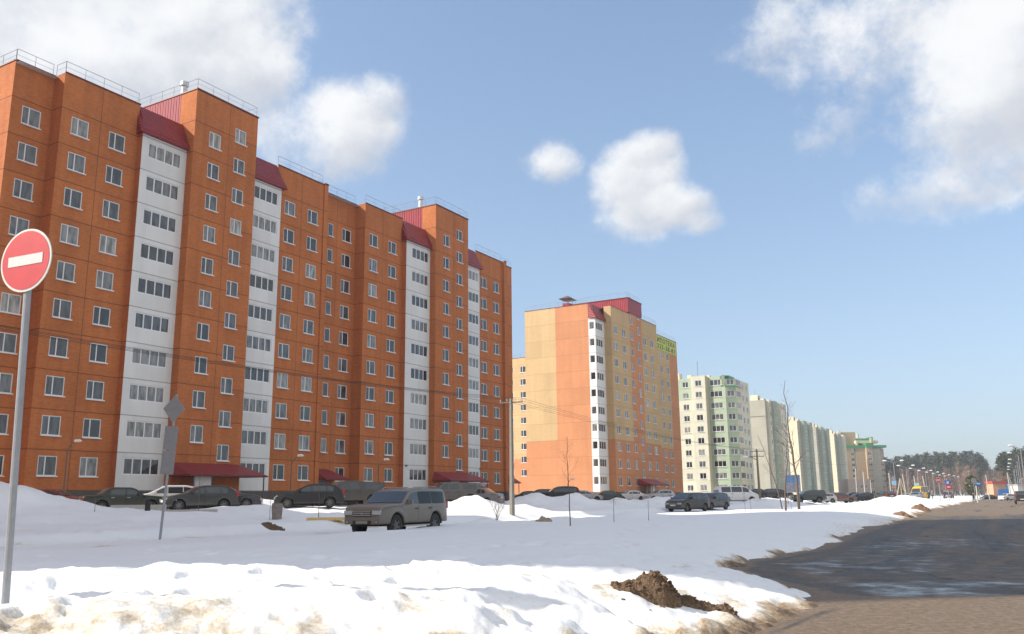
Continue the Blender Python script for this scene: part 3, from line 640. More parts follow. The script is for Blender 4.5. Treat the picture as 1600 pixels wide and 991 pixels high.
def block_one():
    s0 = 32.2
    b = Building('apartment_building', s0, 'long orange brick apartment block with white loggia columns and dark red roofs')
    # (s0, s1, off, ztop, kind, columns)  column = (s, w, h, panes, split, rows)
    W = lambda s_, rl=None, w_=1.43, h_=1.4, p=2, sp=.38: (s_, w_, h_, p, 'window', sp, rl, 0)
    LG = lambda s_, w_: (s_, w_, 1.28, 4, 'loggia_window', None, None, .1)
    segs = [(32.2, 35.2, -1.3, 33.2, 'brick', [W(33.75)], []),
            (35.2, 41.7, 0, 33.2, 'brick', [W(36.75), W(39.9)], [38.4]),
            (41.7, 46.0, .6, 30.7, 'panel', [LG(43.9, 3.2)], []),
            (46.0, 52.9, 1.4, 36.1, 'brick', [W(48.2, list(range(1, 11)), 1.28), (51.0, 1.28, 1.35, 2, 'window', .38, [k+.5 for k in range(0, 11)], 0)], [49.7]),
            (52.9, 57.0, .6, 30.7, 'panel', [LG(55.1, 3.0)], []),
            (57.0, 63.4, 0, 33.2, 'brick', [W(58.8), W(61.95)], [60.35]),
            (63.4, 63.95, .12, 33.3, 'brick', [], []),
            (63.95, 70.0, -1.3, 33.2, 'brick', [(66.05, .82, 1.4, 1, 'window', None, list(range(1, 10)), 0), W(68.55)], [67.0]),
            (70.0, 76.6, 0, 33.2, 'brick', [W(71.5), W(74.8)], [73.1]),
            (76.6, 81.2, .6, 30.7, 'panel', [LG(79.3, 3.2)], []),
            (81.2, 88.2, 1.4, 36.1, 'brick', [W(83.45, list(range(1, 11)), 1.28), (86.3, 1.28, 1.35, 2, 'window', .38, [k+.5 for k in range(0, 11)], 0)], [85.0]),
            (88.2, 92.1, .6, 30.7, 'panel', [LG(90.4, 3.0)], []),
            (92.1, 98.8, 0, 33.2, 'brick', [W(94.1), W(97.2)], [95.6]),
            (98.8, 99.4, .35, 33.3, 'brick', [], []),
            (99.4, 102.2, -.5, 33.2, 'brick', [], [])]
    offp = -13.5; prev = None
    bands = [(2.42, ORANGE)]
    for (a, e, off, zt, kind, cols, seams) in segs:
        x0, x1, y = a-s0, e-s0, -off
        if kind == 'panel': bd = [(2.42, PANEL)]
        else: bd = bands
        cc = [(c[0]-a,)+c[1:] for c in cols]
        b.face((x0, y), (x1, y), BASE, zt, PLINTH, cc, ROWS, bd, [q-a for q in seams] if kind == 'brick' else ())
        # returns
        if prev is None: wall(b.mb, (x0, 13.5), (x0, y), BASE, 33.2, PLINTH, bands=bands)
        else:
            po, pz = prev
            if off > po:
                wall(b.mb, (x0, -po), (x0, y), BASE, min(zt, 33.3), PLINTH, bands=bands)
            elif off < po:
                wall(b.mb, (x0, -po), (x0, y), BASE, min(pz, 33.3), PLINTH, bands=[(2.42, PANEL if pz < 31 else ORANGE)] )
        if zt > 36:
            # projecting stair tower rising over the roof, red ribbed machine room behind it
            wall(b.mb, (x0, .6), (x0, -.6), 30.72, 33.3, ORANGE); wall(b.mb, (x0, .6), (x0, y), 33.3, zt, ORANGE)
            wall(b.mb, (x1, y), (x1, .6), 33.3, zt, ORANGE); wall(b.mb, (x1, -.6), (x1, .6), 30.72, 33.3, ORANGE)
            b.roof.quad([(x0, y, zt-.05), (x1, y, zt-.05), (x1, 8, zt-.05), (x0, 8, zt-.05)], ROOF)
            m2 = MB(); wall(m2, (x0-.004, 8), (x0-.004, .6), 33.0, zt-.06, REDV); wall(m2, (x1+.004, .6), (x1+.004, 8), 33.0, zt-.06, REDV); wall(m2, (x1, 8), (x0, 8), 33.0, zt-.06, REDV)
            m2.build('machine_room', b.root)
            b.trim.box(x0-.06, x1+.06, y-.06, y+.10, zt-.02, zt+.10, REDTRIM); b.trim.box(x0-.06, x0+.08, y+.102, 8, zt-.02, zt+.10, REDTRIM); b.trim.box(x1-.08, x1+.06, y+.102, 8, zt-.02, zt+.10, REDTRIM)
            b.railing([(x0+.1, 7.9, zt+.1), (x0+.1, y+.1, zt+.1), (x1-.1, y+.1, zt+.1), (x1-.1, 3, zt+.1)])
            m2 = MB(); vx = x0+1.0; m2.tube([(vx, 1.6, zt-.1), (vx, 1.6, zt+1.35)], .28, ZINC, 12); m2.tube([(vx, 1.6, zt+1.4), (vx, 1.6, zt+1.8)], .38, ZINC, 12); m2.build('vent_pipe', b.root)
        elif zt < 31:
            wall(b.mb, (x0, 1.0), (x1, 1.0), 30.5, 33.2, ORANGE)
            mansard(b, x0+.02, x1-.02, off)
        else:
            b.trim.box(x0-.02, x1+.02, y-.06, y+.08, zt-.015, zt+.09, REDTRIM)
            if e-a > 2: b.railing([(x0+.1, y+.12, zt+.08), (x1-.1, y+.12, zt+.08)])
        prev = (off, zt)
    # parapet returns of railings at the recesses, far end, rear
    x1 = 102.2-s0
    b.railing([(.1, 13.3, 33.25), (.1, 1.5, 33.25)]); b.railing([(3.1, 1.3, 33.28), (3.1, .15, 33.28)]); b.trim.box(-.06, .08, 1.38, 13.5, 33.19, 33.29, REDTRIM)
    wall(b.mb, (x1, .5), (x1, 13.5), BASE, 33.2, PLINTH, bands=bands); wall(b.mb, (x1, 13.5), (0, 13.5), BASE, 33.2, PLINTH, bands=bands)
    b.roof.quad([(0, 1.32, 33.0), (x1, 1.32, 33.0), (x1, 13.5, 33.0), (0, 13.5, 33.0)], ROOF)
    b.roof.quad([(0, .8, 32.99), (x1, .8, 32.99), (x1, 1.318, 32.99), (0, 1.318, 32.99)], ROOF)
    for (a, e) in ((35.2, 41.7), (57.0, 64.1), (70.0, 76.6), (92.1, 99.4)):
        b.roof.quad([(a-s0+.01, .01, 32.98), (e-s0-.01, .01, 32.98), (e-s0-.01, .8, 32.98), (a-s0+.01, .8, 32.98)], ROOF)
    # entrances
    entrance(b, 45.6-s0, 53.6-s0, -1.4, 1.3, doorx=49.3-s0)
    entrance(b, 80.8-s0, 88.9-s0, -1.4, 1.3, doorx=84.5-s0)
    entrance(b, 64.05-s0, 67.6-s0, 1.3, 1.3, full=False, doorx=65.9-s0, depth=2.2)
    entrance(b, 99.5-s0+.3, 102.2-s0-.1, .5, 1.3, full=False, doorx=101-s0, depth=1.2)
    # drain pipes and joints
    for s_, off in ((64.1, -1.25), (99.6, -.45)): m2 = MB(); m2.tube([(s_-s0, -off-.06, 1.5), (s_-s0, -off-.06, 33.0)], .06, DSTEEL, 6); m2.build('drain_pipe', b.root)
    for s_, off in ((46.0-.25, .62), (77.0, .62), (92.0, .62)): m2 = MB(); m2.box(s_-s0-.08, s_-s0+.08, -off-.2, -off-.004, 5.1, 5.25, DSTEEL); m2.build('wall_lamp', b.root)
    cols_keep = b
    b.finish(100, key=lambda w_: math.hypot(w_[1][0]+s0-0, 59))
block_one()

def block_two():
    s0 = 128.6
    b = Building('apartment_building', s0, 'sand and orange brick apartment block with yellow advertising banner near its roof')
    W = lambda s_, rl=None, w_=1.4, h_=1.4, p=2, sp=.4, dz=0: (s_, w_, h_, p, 'window', sp, rl, dz)
    segs = [(128.6, 132.2, 0, 30.7, 'panel', [(130.2, 2.6, 1.3, 3, 'loggia_window', None, None, .1)]),
            (132.2, 140.2, 1.3, 33.2, 'yel', [W(133.9), W(137.5)]),
            (140.2, 145.7, 1.32, 33.4, 'org', [W(140.95, list(range(0, 11)), 1.1), W(144.1, [k+.5 for k in range(0, 11)], 1.1)]),
            (145.7, 153.2, 1.3, 33.2, 'yel', [W(147.2), W(150.6)]),
            (153.2, 168.3, -1.8, 33.2, 'yel', [W(155.5), W(159.5), W(163.5), W(167.0)]),
            (168.3, 172.8, -1.802, 33.2, 'org', [])]
    # top storey windows of the tower columns sit under the red box
    segs[2][5][0] = W(140.95, list(range(0, 10))+[10], 1.1); 
    prev = -1.25
    for (a, e, off, zt, kind, cols) in segs:
        x0, x1, y = a-s0, e-s0, -off
        bd = [(2.4, ORANGE2)]
        if kind == 'yel': bd = [(2.4, ORANGE2), (10.85, YELLOW)]
        if kind == 'panel': bd = [(2.4, PANEL)]
        if kind == 'org': bd = [(2.4, ORANGE2)]
        cc = [(c[0]-a,)+c[1:] for c in cols]
        b.face((x0, y), (x1, y), BASE, zt, PLINTH, cc, ROWS, bd)
        if off > prev+.01 and a > s0: wall(b.mb, (x0, -prev), (x0, y), BASE, zt, PLINTH, bands=[(2.4, ORANGE2), (10.85, YELLOW)])
        elif off < prev-.01: wall(b.mb, (x0, -prev), (x0, y), BASE, zt, PLINTH, bands=bd)
        if kind == 'panel': mansard(b, x0+.02, x1-.02, off, RED); wall(b.mb, (x0, 1.25), (x1, 1.25), 30.5, 33.2, ORANGE2)
        else:
            b.trim.box(x0-.02, x1+.02, y-.05, y+.08, zt-.015, zt+.08, REDTRIM)
        prev = off
    # loggia side face looking along the street
    b.face((0, 1.25), (0, 0), BASE, 30.7, PLINTH, [(.62, .95, 1.3, 1, 'loggia_window', None, None, .1)], ROWS, [(2.4, PANEL)])
    # gable wall, orange near the street and sand coloured further back, and the wing closing the yard
    wall(b.mb, (0, 7.4), (0, 1.25), BASE, 33.2, PLINTH, bands=[(2.4, ORANGE2)], u0=7)
    wall(b.mb, (0, 13.3), (0, 7.4), BASE, 33.2, PLINTH, bands=[(2.4, ORANGE2), (10.85, YELLOW)])
    wx = 165-s0
    b.face((wx, 45), (wx, 13.4), BASE, 31.9, PLINTH, [(45-q, 1.4, 1.4, 2, 'window', .4, list(range(1, 10)), 0) for q in (19.5, 25.2, 28.4, 31.4, 34.4, 37.6)], ROWS, [(2.4, ORANGE2), (9.9, YELLOW)])
    wall(b.mb, (wx, 13.3), (0, 13.3), BASE, 33.2, PLINTH, bands=[(2.4, ORANGE2), (10.85, YELLOW)])
    wall(b.mb, (wx+13, 13.3), (wx+13, 45), BASE, 31.9, PLINTH, bands=[(2.4, ORANGE2), (9.9, YELLOW)])
    wall(b.mb, (172.8-s0, 1.8), (172.8-s0, 13.3), BASE, 33.2, PLINTH, bands=[(2.4, ORANGE2)])
    b.roof.quad([(0, 1.9, 33.0), (172.8-s0, 1.9, 33.0), (172.8-s0, 13.3, 33.0), (0, 13.3, 33.0)], ROOF)
    b.roof.quad([(3.6, -1.29, 32.99), (24.6, -1.29, 32.99), (24.6, 1.9, 32.99), (3.6, 1.9, 32.99)], ROOF)
    b.roof.quad([(wx, 13.3, 31.8), (wx+13, 13.3, 31.8), (wx+13, 45, 31.8), (wx, 45, 31.8)], ROOF)
    b.trim.box(-.05, .08, 1.2, 13.3, 33.19, 33.28, REDTRIM); b.trim.box(wx-.05, wx+.08, 13.4, 45, 31.89, 31.98, REDTRIM)
    # red machine room above the stair column
    m2 = MB(); m2.box(140.2-s0-.6, 146.0-s0, -1.36, 9.5, 33.5, 36.0, REDV); m2.box(140.2-s0-.7, 146.0-s0+.1, -1.46, 9.6, 36.002, 36.12, REDTRIM); m2.build('machine_room', b.root)
    b.railing([(10.9, 9.3, 36.1), (10.9, -1.2, 36.1), (17.2, -1.2, 36.1)], .9)
    b.railing([(.15, 13.1, 33.2), (.15, 2, 33.2)]); b.railing([(17.5, -1.2, 33.2), (24.5, -1.2, 33.2), (24.5, 1.9, 33.2), (44, 1.9, 33.2)]); b.railing([(wx+.15, 40, 31.9), (wx+.15, 13.6, 31.9)])
    # chimneys with tin hats
    for (cx, cy, cz) in ((2.2, 6.0, 33.0), (wx+3, 31.4, 31.8)):
        ch = small_box(b, cx-.9, cx+.9, cy-.6, cy+.6, cz, cz+1.1, REDV, 'chimney')
        m2 = MB()
        for sx in (-.8, .8):
            for sy in (-.5, .5): m2.tube([(cx+sx, cy+sy, cz+1.1), (cx+sx, cy+sy, cz+1.9)], .03, DSTEEL, 4)
        top = (cx, cy, cz+2.6); q = [(cx-1.5, cy-1.1, cz+1.85), (cx+1.5, cy-1.1, cz+1.85), (cx+1.5, cy+1.1, cz+1.85), (cx-1.5, cy+1.1, cz+1.85)]
        for k in range(4): m2.quad([q[k], q[(k+1) % 4], top], mat('rusty_hat', (.14, .075, .06), .6))
        m2.build('chimney_hat', ch)
    m2 = MB(); m2.tube([(15.0, 0, 36), (15.0, 0, 37.0)], .3, STEEL, 10); m2.build('vent_pipe', b.root)
    # entrances
    entrance(b, 141.0-s0, 149.5-s0, -1.34, 1.3, doorx=145.0-s0)
    m2 = MB(); y = 30.0
    m2.quad([(wx-1.8, y+1.7, 4.4), (wx-1.8, y-1.7, 4.4), (wx-.01, y-1.4, 5.1), (wx-.01, y+1.4, 5.1)], RED); m2.box(wx-1.8, wx-.02, y-1.7, y+1.7, 4.28, 4.396, REDTRIM); m2.build('entrance_canopy', b.root)
    small_box(b, wx-.08, wx-.005, y-.8, y+.8, 1.3, 4.0, mat('pale_door', (.5, .5, .47), .6), 'door')
    # yellow banner with black lettering
    bx0, bx1, yb = 160.7-s0, 172.0-s0, 1.8-.06
    m2 = MB(); m2.box(bx0, bx1, yb-.05, yb, 30.25, 33.05, mat('yellow_banner', (.50, .56, .10), .6, noise=.06)); ban = m2.build('banner', b.root)
    INK = mat('banner_ink', (.02, .03, .01), .6)
    for txt, z, wd in (('ИПОТЕКА', 31.75, 10.0), ('333-38-81', 30.5, 10.0)):
        cu = bpy.data.curves.new('lettering', 'FONT'); cu.body = txt; cu.size = 1.35; cu.extrude = .01; cu.offset = .012; cu.align_x = 'CENTER'; cu.space_character = 1.15
        tmp = bpy.data.objects.new('tmp', cu); col.objects.link(tmp); bpy.context.view_layer.update()
        me = bpy.data.meshes.new_from_object(tmp.evaluated_get(bpy.context.evaluated_depsgraph_get())); bpy.data.objects.remove(tmp)
        xs = [v.co.x for v in me.vertices]; k = wd/(max(xs)-min(xs))
        me.materials.clear(); me.materials.append(INK)
        o = bpy.data.objects.new('lettering', me); col.objects.link(o); o.parent = ban; o.location = ((bx0+bx1)/2, yb-.075, z); o.rotation_euler = (PI/2, 0, 0); o.scale = (k, 1, 1)
    m2 = MB(); m2.tube([(153.2-s0+5.0, 1.7, 1.5), (153.2-s0+5.0, 1.7, 33)], .07, WHITE, 6); m2.build('drain_pipe', b.root)
    b.finish(100, key=lambda w_: w_[1][0])
block_two()

def far_block(name, label, Y, side, L_, mats, H=30.3, base=.7, stepped=True, side_cols=0, group=None, px=None, panels=None, shaftcol=CREAM, fcols=6, rows=10):
    """block whose gable (side metres wide) and street front (L_ metres long) meet at the corner seen at photograph column px"""
    P = Vector((bearing(px, Y), Y, 0))
    b = Building(name, 0, label, group, frame=(P, PI/2-TH))
    ms, fronts = mats
    z0 = .3; gt = H+2.2
    fh = 2.8
    for (n_, z_) in (): pass
    cols = [(side*(k+.5)/side_cols, 1.4, 1.4, 2, 'window', .5, None, base-1.2) for k in range(side_cols)] if side_cols else []
    R_ = list(range(rows))
    b.face((0, side), (0, 0), z0, H, ms, cols, R_, None)
    x = 0; n = len(fronts); yprev = 0
    for i, (wd, off, m, nc) in enumerate(fronts):
        y = -off
        if i and off != yprev:
            wall(b.mb, (x, -yprev), (x, y), z0, H+.3*(i % 2), m if off > yprev else fronts[i-1][2])
        cc = [(wd*(k+.5)/nc, min(1.5, wd/nc*.6), 1.4, 2, 'window', .5, None, base-1.2) for k in range(nc)] if nc else []
        b.face((x, y), (x+wd, y), z0, H+.3*(i % 2), m, cc, R_, None)
        b.roof.quad([(x, y, H-.1), (x+wd, y, H-.1), (x+wd, 0, H-.1), (x, 0, H-.1)], ROOF) if off > 0 else None
        x += wd; yprev = off
    wall(b.mb, (x, -yprev), (x, side), z0, H, ms); wall(b.mb, (x, side), (0, side), z0, H, ms)
    b.roof.quad([(0, 0, H-.12), (x, 0, H-.12), (x, side, H-.12), (0, side, H-.12)], ROOF)
    for q in range(3):
        cx = x*(.12+.33*q)
        o = small_box(b, cx, cx+3.0, side*.3, side*.3+2.4, H-.1, H+1.5+.4*(q == 0), shaftcol, 'lift_shaft'); small_box(b, cx+.5, cx+1.5, side*.3-.05, side*.3-.005, H+.4, H+1.3, mat('rust_brown', (.22, .1, .06), .7), 'hatch')
    m2 = MB(); m2.tube([(x*.3, side*.5, H), (x*.3, side*.5, H+4)], .04, DSTEEL, 4); m2.build('antenna', b.root)
    return b

def block_three():
    P = Vector((bearing(1137, 211), 211, 0))
    b = Building('apartment_building', 0, 'cream apartment block with pale green top storeys and green corner loggias', frame=(P, PI/2-TH))
    z0 = .3; H = 30.3; dz = -.55
    W = lambda u, w_=1.5, p=2: (u, w_, 1.4, p, 'window', .5, None, dz)
    # gable, from the rear towards the street: plain, projecting cream bay, green bay
    b.face((0, 17.0), (0, 7.2), z0, H, CREAM2, [W(1.2), W(4.2), W(8.0)], ROWS, [(24.9, GREENP)])
    wall(b.mb, (0, 7.2), (-1.2, 7.2), z0, H+.3, CREAM2)
    b.face((-1.2, 7.2), (-1.2, 3.6), z0, H+.3, CREAM2, [W(1.9, 1.6)], ROWS)
    wall(b.mb, (-1.2, 3.6), (0, 3.6), z0, H+.3, CREAM)
    wall(b.mb, (0, 3.6), (0, 3.3), z0, H+.3, CREAM)
    b.face((0, 3.3), (0, -1.0), z0, H, GREENP, [(2.0, 3.0, 1.4, 3, 'window', None, None, dz)], ROWS)
    # chamfered green corner with loggias, dark green sheet on top
    b.face((0, -1.0), (1.4, -3.2), z0, 27.6, GREENP, [(1.3, 1.8, 1.4, 2, 'loggia_window', .5, None, dz)], ROWS)
    b.face((1.4, -3.2), (5.6, -3.2), z0, 27.6, CREAM, [(2.1, 3.6, 1.5, 3, 'loggia_window', .5, None, dz)], ROWS, [(24.9, CREAM)])
    m2 = MB(); m2.quad([(-.15, -1.0, 27.6), (1.3, -3.4, 27.6), (1.9, -1.6, 30.5), (.3, -.2, 30.5)], GREENR); m2.quad([(1.3, -3.4, 27.6), (5.8, -3.4, 27.6), (5.6, -1.6, 30.5), (1.9, -1.6, 30.5)], GREENR)
    m2.quad([(5.8, -3.4, 27.6), (5.8, 0, 27.6), (5.6, 0, 30.5), (5.6, -1.6, 30.5)], GREENR); m2.quad([(.3, -.2, 30.5), (1.9, -1.6, 30.5), (5.6, -1.6, 30.5), (5.6, 0, 30.5), (.3, 0, 30.5)], GREENR); m2.build('loggia_roof', b.root)
    wall(b.mb, (5.6, -3.2), (5.6, 0), z0, 27.6, CREAM)
    b.face((5.6, -1.5), (19.0, -1.5), z0, H, CREAM2, [W(1.6), W(4.6), W(7.8), W(11.2)], ROWS)
    wall(b.mb, (19, -1.5), (19, 17), z0, H, CREAM2); wall(b.mb, (19, 17), (0, 17), z0, H, CREAM2); wall(b.mb, (0, -1.0), (0, .2), 27.6, H, GREENP)
    b.roof.quad([(0, -1.45, H-.1), (19, -1.45, H-.1), (19, 17, H-.1), (0, 17, H-.1)], ROOF); b.roof.quad([(-1.2, 3.6, H+.25), (0, 3.6, H+.25), (0, 7.2, H+.25), (-1.2, 7.2, H+.25)], ROOF)
    for (x, y, w_, h_) in ((3, 11.5, 2.2, 1.9), (2, 8, 1.6, 1.1), (4, 4, 1.4, 1.0), (9, 2, 3, 1.2)):
        small_box(b, x, x+w_, y, y+w_*.7, H-.1, H+h_, CREAM, 'lift_shaft')
    small_box(b, 2.9, 2.98, 12, 12.9, H+.5, H+1.4, mat('rust_brown', (.22, .1, .06), .7), 'hatch')
    m2 = MB(); m2.tube([(2.5, 6.5, H), (2.5, 6.5, H+4.5)], .05, DSTEEL, 4); m2.build('antenna', b.root)
    b.finish(100, key=lambda w_: w_[1][0])
block_three()
G = 'far apartment blocks along the road'
b4 = far_block('apartment_building', 'blank grey-beige gable of a ten storey block with green street front', 265, 9.0, 30, (GREYP, [(2.2, 0, GREYP, 0), (2.0, .8, CREAM2, 1), (4, 1.6, TEALP, 1), (3.5, 1.0, GREENP, 1), (6, 1.8, CREAM2, 2), (4, 1.2, TEALP, 1)]), px=1205, H=30.2)
small_box(b4, -.02, -.004, 0, 9, 25.1, 25.4, mat('joint_brown', (.2, .15, .12), .8), 'joint'); b4.finish(60)
b5 = far_block('apartment_building', 'cream apartment block with grey-green bays, two blocks before the tan one', 345, 6.2, 28, (CREAM, [(5, 0, GREYP, 1), (6, 1.5, TEALP, 2), (5, .5, CREAM2, 2), (5, 1.6, TEALP, 1), (4, .4, GREYP, 1)]), px=1254, H=30.5); b5.finish(60)
b5b = far_block('apartment_building', 'grey beige apartment block just behind the cream grey-green one', 388, 4.4, 22, (GREYP, [(4, 0, GREYP, 1), (6, 1.5, TEALP, 2), (6, .5, GREYP, 1), (6, 1.6, TEALP, 1)]), px=1283, H=31.2); b5b.finish(60)
b6 = far_block('apartment_building', 'narrow cream apartment block next to the tan green-roofed block', 430, 4.2, 22, (CREAM, [(4, 0, GREYP, 1), (6, 1.4, TEALP, 2), (6, .5, TEALP, 1), (6, 1.6, CREAM2, 1)]), px=1311, H=31.0); b6.finish(60)
def tan_block():
    P = Vector((bearing(1345, 455), 455, 0))
    b = Building('apartment_building', 0, 'tan brick apartment block with stepped roofs and bright green parapets', frame=(P, 0))
    X = lambda px: bearing(px, 455)-P.x
    z = lambda py: atY(1350, py, 455).z
    W = lambda u, n='window', w_=1.3, p=2: (u, w_, 1.5, p, n, .5, None, -1.5)
    R8 = list(range(8))
    x = [X(q) for q in (1325, 1336, 1343, 1358, 1367, 1381, 1391)]
    # stepped masses: each box a wall with openings towards the camera
    b.face((x[0], 0), (x[1], 0), .2, z(698), TANP, [], R8); b.face((x[1], 1.2), (x[2], 1.2), .2, z(700), mat('balcony_white', (.6, .6, .57), .6), [W(1.1, 'loggia_window', 1.7)], R8)
    b.face((x[2], 0), (x[3], 0), .2, z(700), TANP, [], R8)
    b.face((x[3], -2), (x[4], -2), .2, z(699), TANP, [W(1.5, 'loggia_window', 2.2)], R8)
    wall(b.mb, (x[3], 0), (x[3], -2), .2, z(699), TANP); wall(b.mb, (x[4], -2), (x[4], 0), .2, z(699), TANP)
    b.face((x[4], -.5), (x[5], -.5), .2, z(701), GREYP, [], R8); b.face((x[5], -.5), (x[6], 3), .2, z(701), TANP, [W(1.3, 'loggia_window', 2), W(3.9, 'loggia_window', 2)], R8)
    wall(b.mb, (x[6], 3), (x[6], 18), .2, z(701), TANP); wall(b.mb, (x[0], 18), (x[0], 0), .2, z(698), TANP); wall(b.mb, (x[6], 18), (x[0], 18), .2, z(698), TANP)
    wall(b.mb, (x[1], 0), (x[1], 1.2), .2, z(700), TANP); wall(b.mb, (x[2], 1.2), (x[2], 0), .2, z(700), TANP)
    # green parapet band
    m2 = MB(); zt = z(700)
    m2.box(x[0]-.2, x[3]-.1, -.4, 17.9, zt, zt+1.4, GREENR); m2.box(x[3]-.08, x[4]+.3, -2.4, 17.8, zt+.1, zt+2.4, GREENR); m2.box(x[4]+.32, x[6]+.2, -.8, 17.7, zt+.02, zt+1.3, GREENR)
    m2.build('parapet', b.root)
    small_box(b, X(1325), X(1352), 6, 16, zt+1.41, z(674), TANP, 'upper_storey'); small_box(b, X(1325)-.3, X(1328), 5.2, 5.98, zt+1.41, z(671), CREAM, 'chimney')
    small_box(b, X(1349), X(1383), 2.5, 5.9, zt+2.5, z(688), CREAM, 'upper_storey'); small_box(b, X(1351), X(1376), 6.1, 12, zt+2.5, z(684), GREENR, 'parapet')
    small_box(b, X(1347), X(1350), 1.5, 2.4, zt+1.42, z(688), CREAM, 'chimney'); small_box(b, X(1370), X(1373), 1.6, 2.4, zt+2.45, z(684), CREAM, 'chimney')
    small_box(b, X(1364), X(1366.5), 13, 14.5, zt+2.5, z(675), CREAM2, 'chimney'); small_box(b, X(1376.2), X(1380), 6.1, 12, zt+1.5, z(682), GREENR, 'parapet')
    b.finish(80)
tan_block()
def low_house():
    P = Vector((bearing(1345, 400), 400, 0)); b = Building('unfinished_house', 0, 'low pinkish unfinished brick house in front of the tan block', frame=(P, .12))
    b.root['category'] = 'house'
    b.face((-5.5, 0), (4.5, 0), .2, 8.5, mat('pink_brick', (.36, .27, .23), .85, noise=.15), [(q, 1.1, 1.2, 1, 'window', None, [0, 1], -1.8) for q in (1.6, 4.0, 6.4, 8.6)], [0])
    wall(b.mb, (4.5, 0), (4.5, 9), .2, 8.5, MATS['pink_brick']); wall(b.mb, (-5.5, 9), (-5.5, 0), .2, 8.5, MATS['pink_brick']); b.roof.quad([(-5.5, 0, 8.4), (4.5, 0, 8.4), (4.5, 9, 8.4), (-5.5, 9, 8.4)], ROOF); b.finish(20)
low_house()
# unseen block added left of the view, sized to shade snow and road
def shade_block():
    b = Building('apartment_building', 0, 'unseen orange brick tower block added at left to shade snow and road', frame=(Vector((-37.5, 7.6, 0)), PI/2))
    wdt = 37.6
    cols = [(2.0+k*3.3, 1.4, 1.4, 2, 'window', .4, None, 0) for k in range(0, 11, 2)]
    b.face((0, 0), (wdt, 0), .3, 49, PLINTH, cols, list(range(16)), [(2.4, ORANGE)])
    wall(b.mb, (wdt, 0), (wdt, 14), .3, 49, PLINTH, bands=[(2.4, ORANGE)]); wall(b.mb, (wdt, 14), (0, 14), .3, 49, PLINTH, bands=[(2.4, ORANGE)]); wall(b.mb, (0, 14), (0, 0), .3, 49, PLINTH, bands=[(2.4, ORANGE)])
    b.roof.quad([(0, 0, 48.8), (wdt, 0, 48.8), (wdt, 14, 48.8), (0, 14, 48.8)], ROOF)
    b.trim.box(-.1, wdt+.1, -.1, .1, 49, 49.1, REDTRIM)
    b.finish(100)
shade_block()
#PART2
# ------------------------------------------------------------------ cars
def paint(name, c, dust=.5, met=.35, dc=(.17, .135, .105)):
    def fn(m, t, p, g):
        l = t.links.new
        sx = t.nodes.new('ShaderNodeSeparateXYZ'); l(g.outputs['Object'], sx.inputs[0])
        n = t.nodes.new('ShaderNodeTexNoise'); n.inputs['Scale'].default_value = 2.5; n.inputs['Detail'].default_value = 8; l(g.outputs['Object'], n.inputs['Vector'])
        a = t.nodes.new('ShaderNodeMath'); a.operation = 'MULTIPLY_ADD'; l(n.outputs[0], a.inputs[0]); a.inputs[1].default_value = .6; l(sx.outputs[2], a.inputs[2])
        r = t.nodes.new('ShaderNodeMapRange'); r.interpolation_type = 'SMOOTHSTEP'; r.inputs[1].default_value = .55; r.inputs[2].default_value = 1.35; r.inputs[3].default_value = min(1, dust*1.3); r.inputs[4].default_value = dust*.25; l(a.outputs[0], r.inputs[0])
        x = t.nodes.new('ShaderNodeMix'); x.data_type = 'RGBA'; l(r.outputs[0], x.inputs[0]); x.inputs[6].default_value = (*c, 1); x.inputs[7].default_value = (*dc, 1); l(x.outputs[2], p.inputs['Base Color'])
        q = t.nodes.new('ShaderNodeMapRange'); q.inputs[3].default_value = .28; q.inputs[4].default_value = .75; l(r.outputs[0], q.inputs[0]); l(q.outputs[0], p.inputs['Roughness'])
        q = t.nodes.new('ShaderNodeMapRange'); q.inputs[3].default_value = met; q.inputs[4].default_value = 0; l(r.outputs[0], q.inputs[0]); l(q.outputs[0], p.inputs['Metallic'])
    return mat(name, c, fn=fn, coat=.25)
CGLASS = mat('car_glass', (.028, .034, .038), .07, spec=.9, noise=.3, nscale=2)
CGLASS2 = mat('tinted_glass', (.010, .010, .011), .22, spec=.3)
CHROME = mat('chrome', (.6, .6, .6), .25, .9)
DCHROME = mat('dusty_chrome', (.36, .34, .31), .45, .5)
HEADL = mat('headlight_glass', (.36, .37, .37), .12, spec=.9, noise=.2, nscale=12)
TAILL = mat('tail_light_red', (.28, .012, .010), .2)
AMBER = mat('amber_lens', (.6, .2, .03), .3)
PLATE = mat('number_plate', (.6, .6, .58), .5)
TYRE = mat('tyre', (.022, .02, .019), .85, noise=.4, nscale=6)
RIM = mat('wheel_rim', (.13, .125, .12), .5, .4)
UNDER = mat('underbody', (.012, .012, .012), .9)
TRIMB = mat('black_trim', (.02, .02, .022), .6)
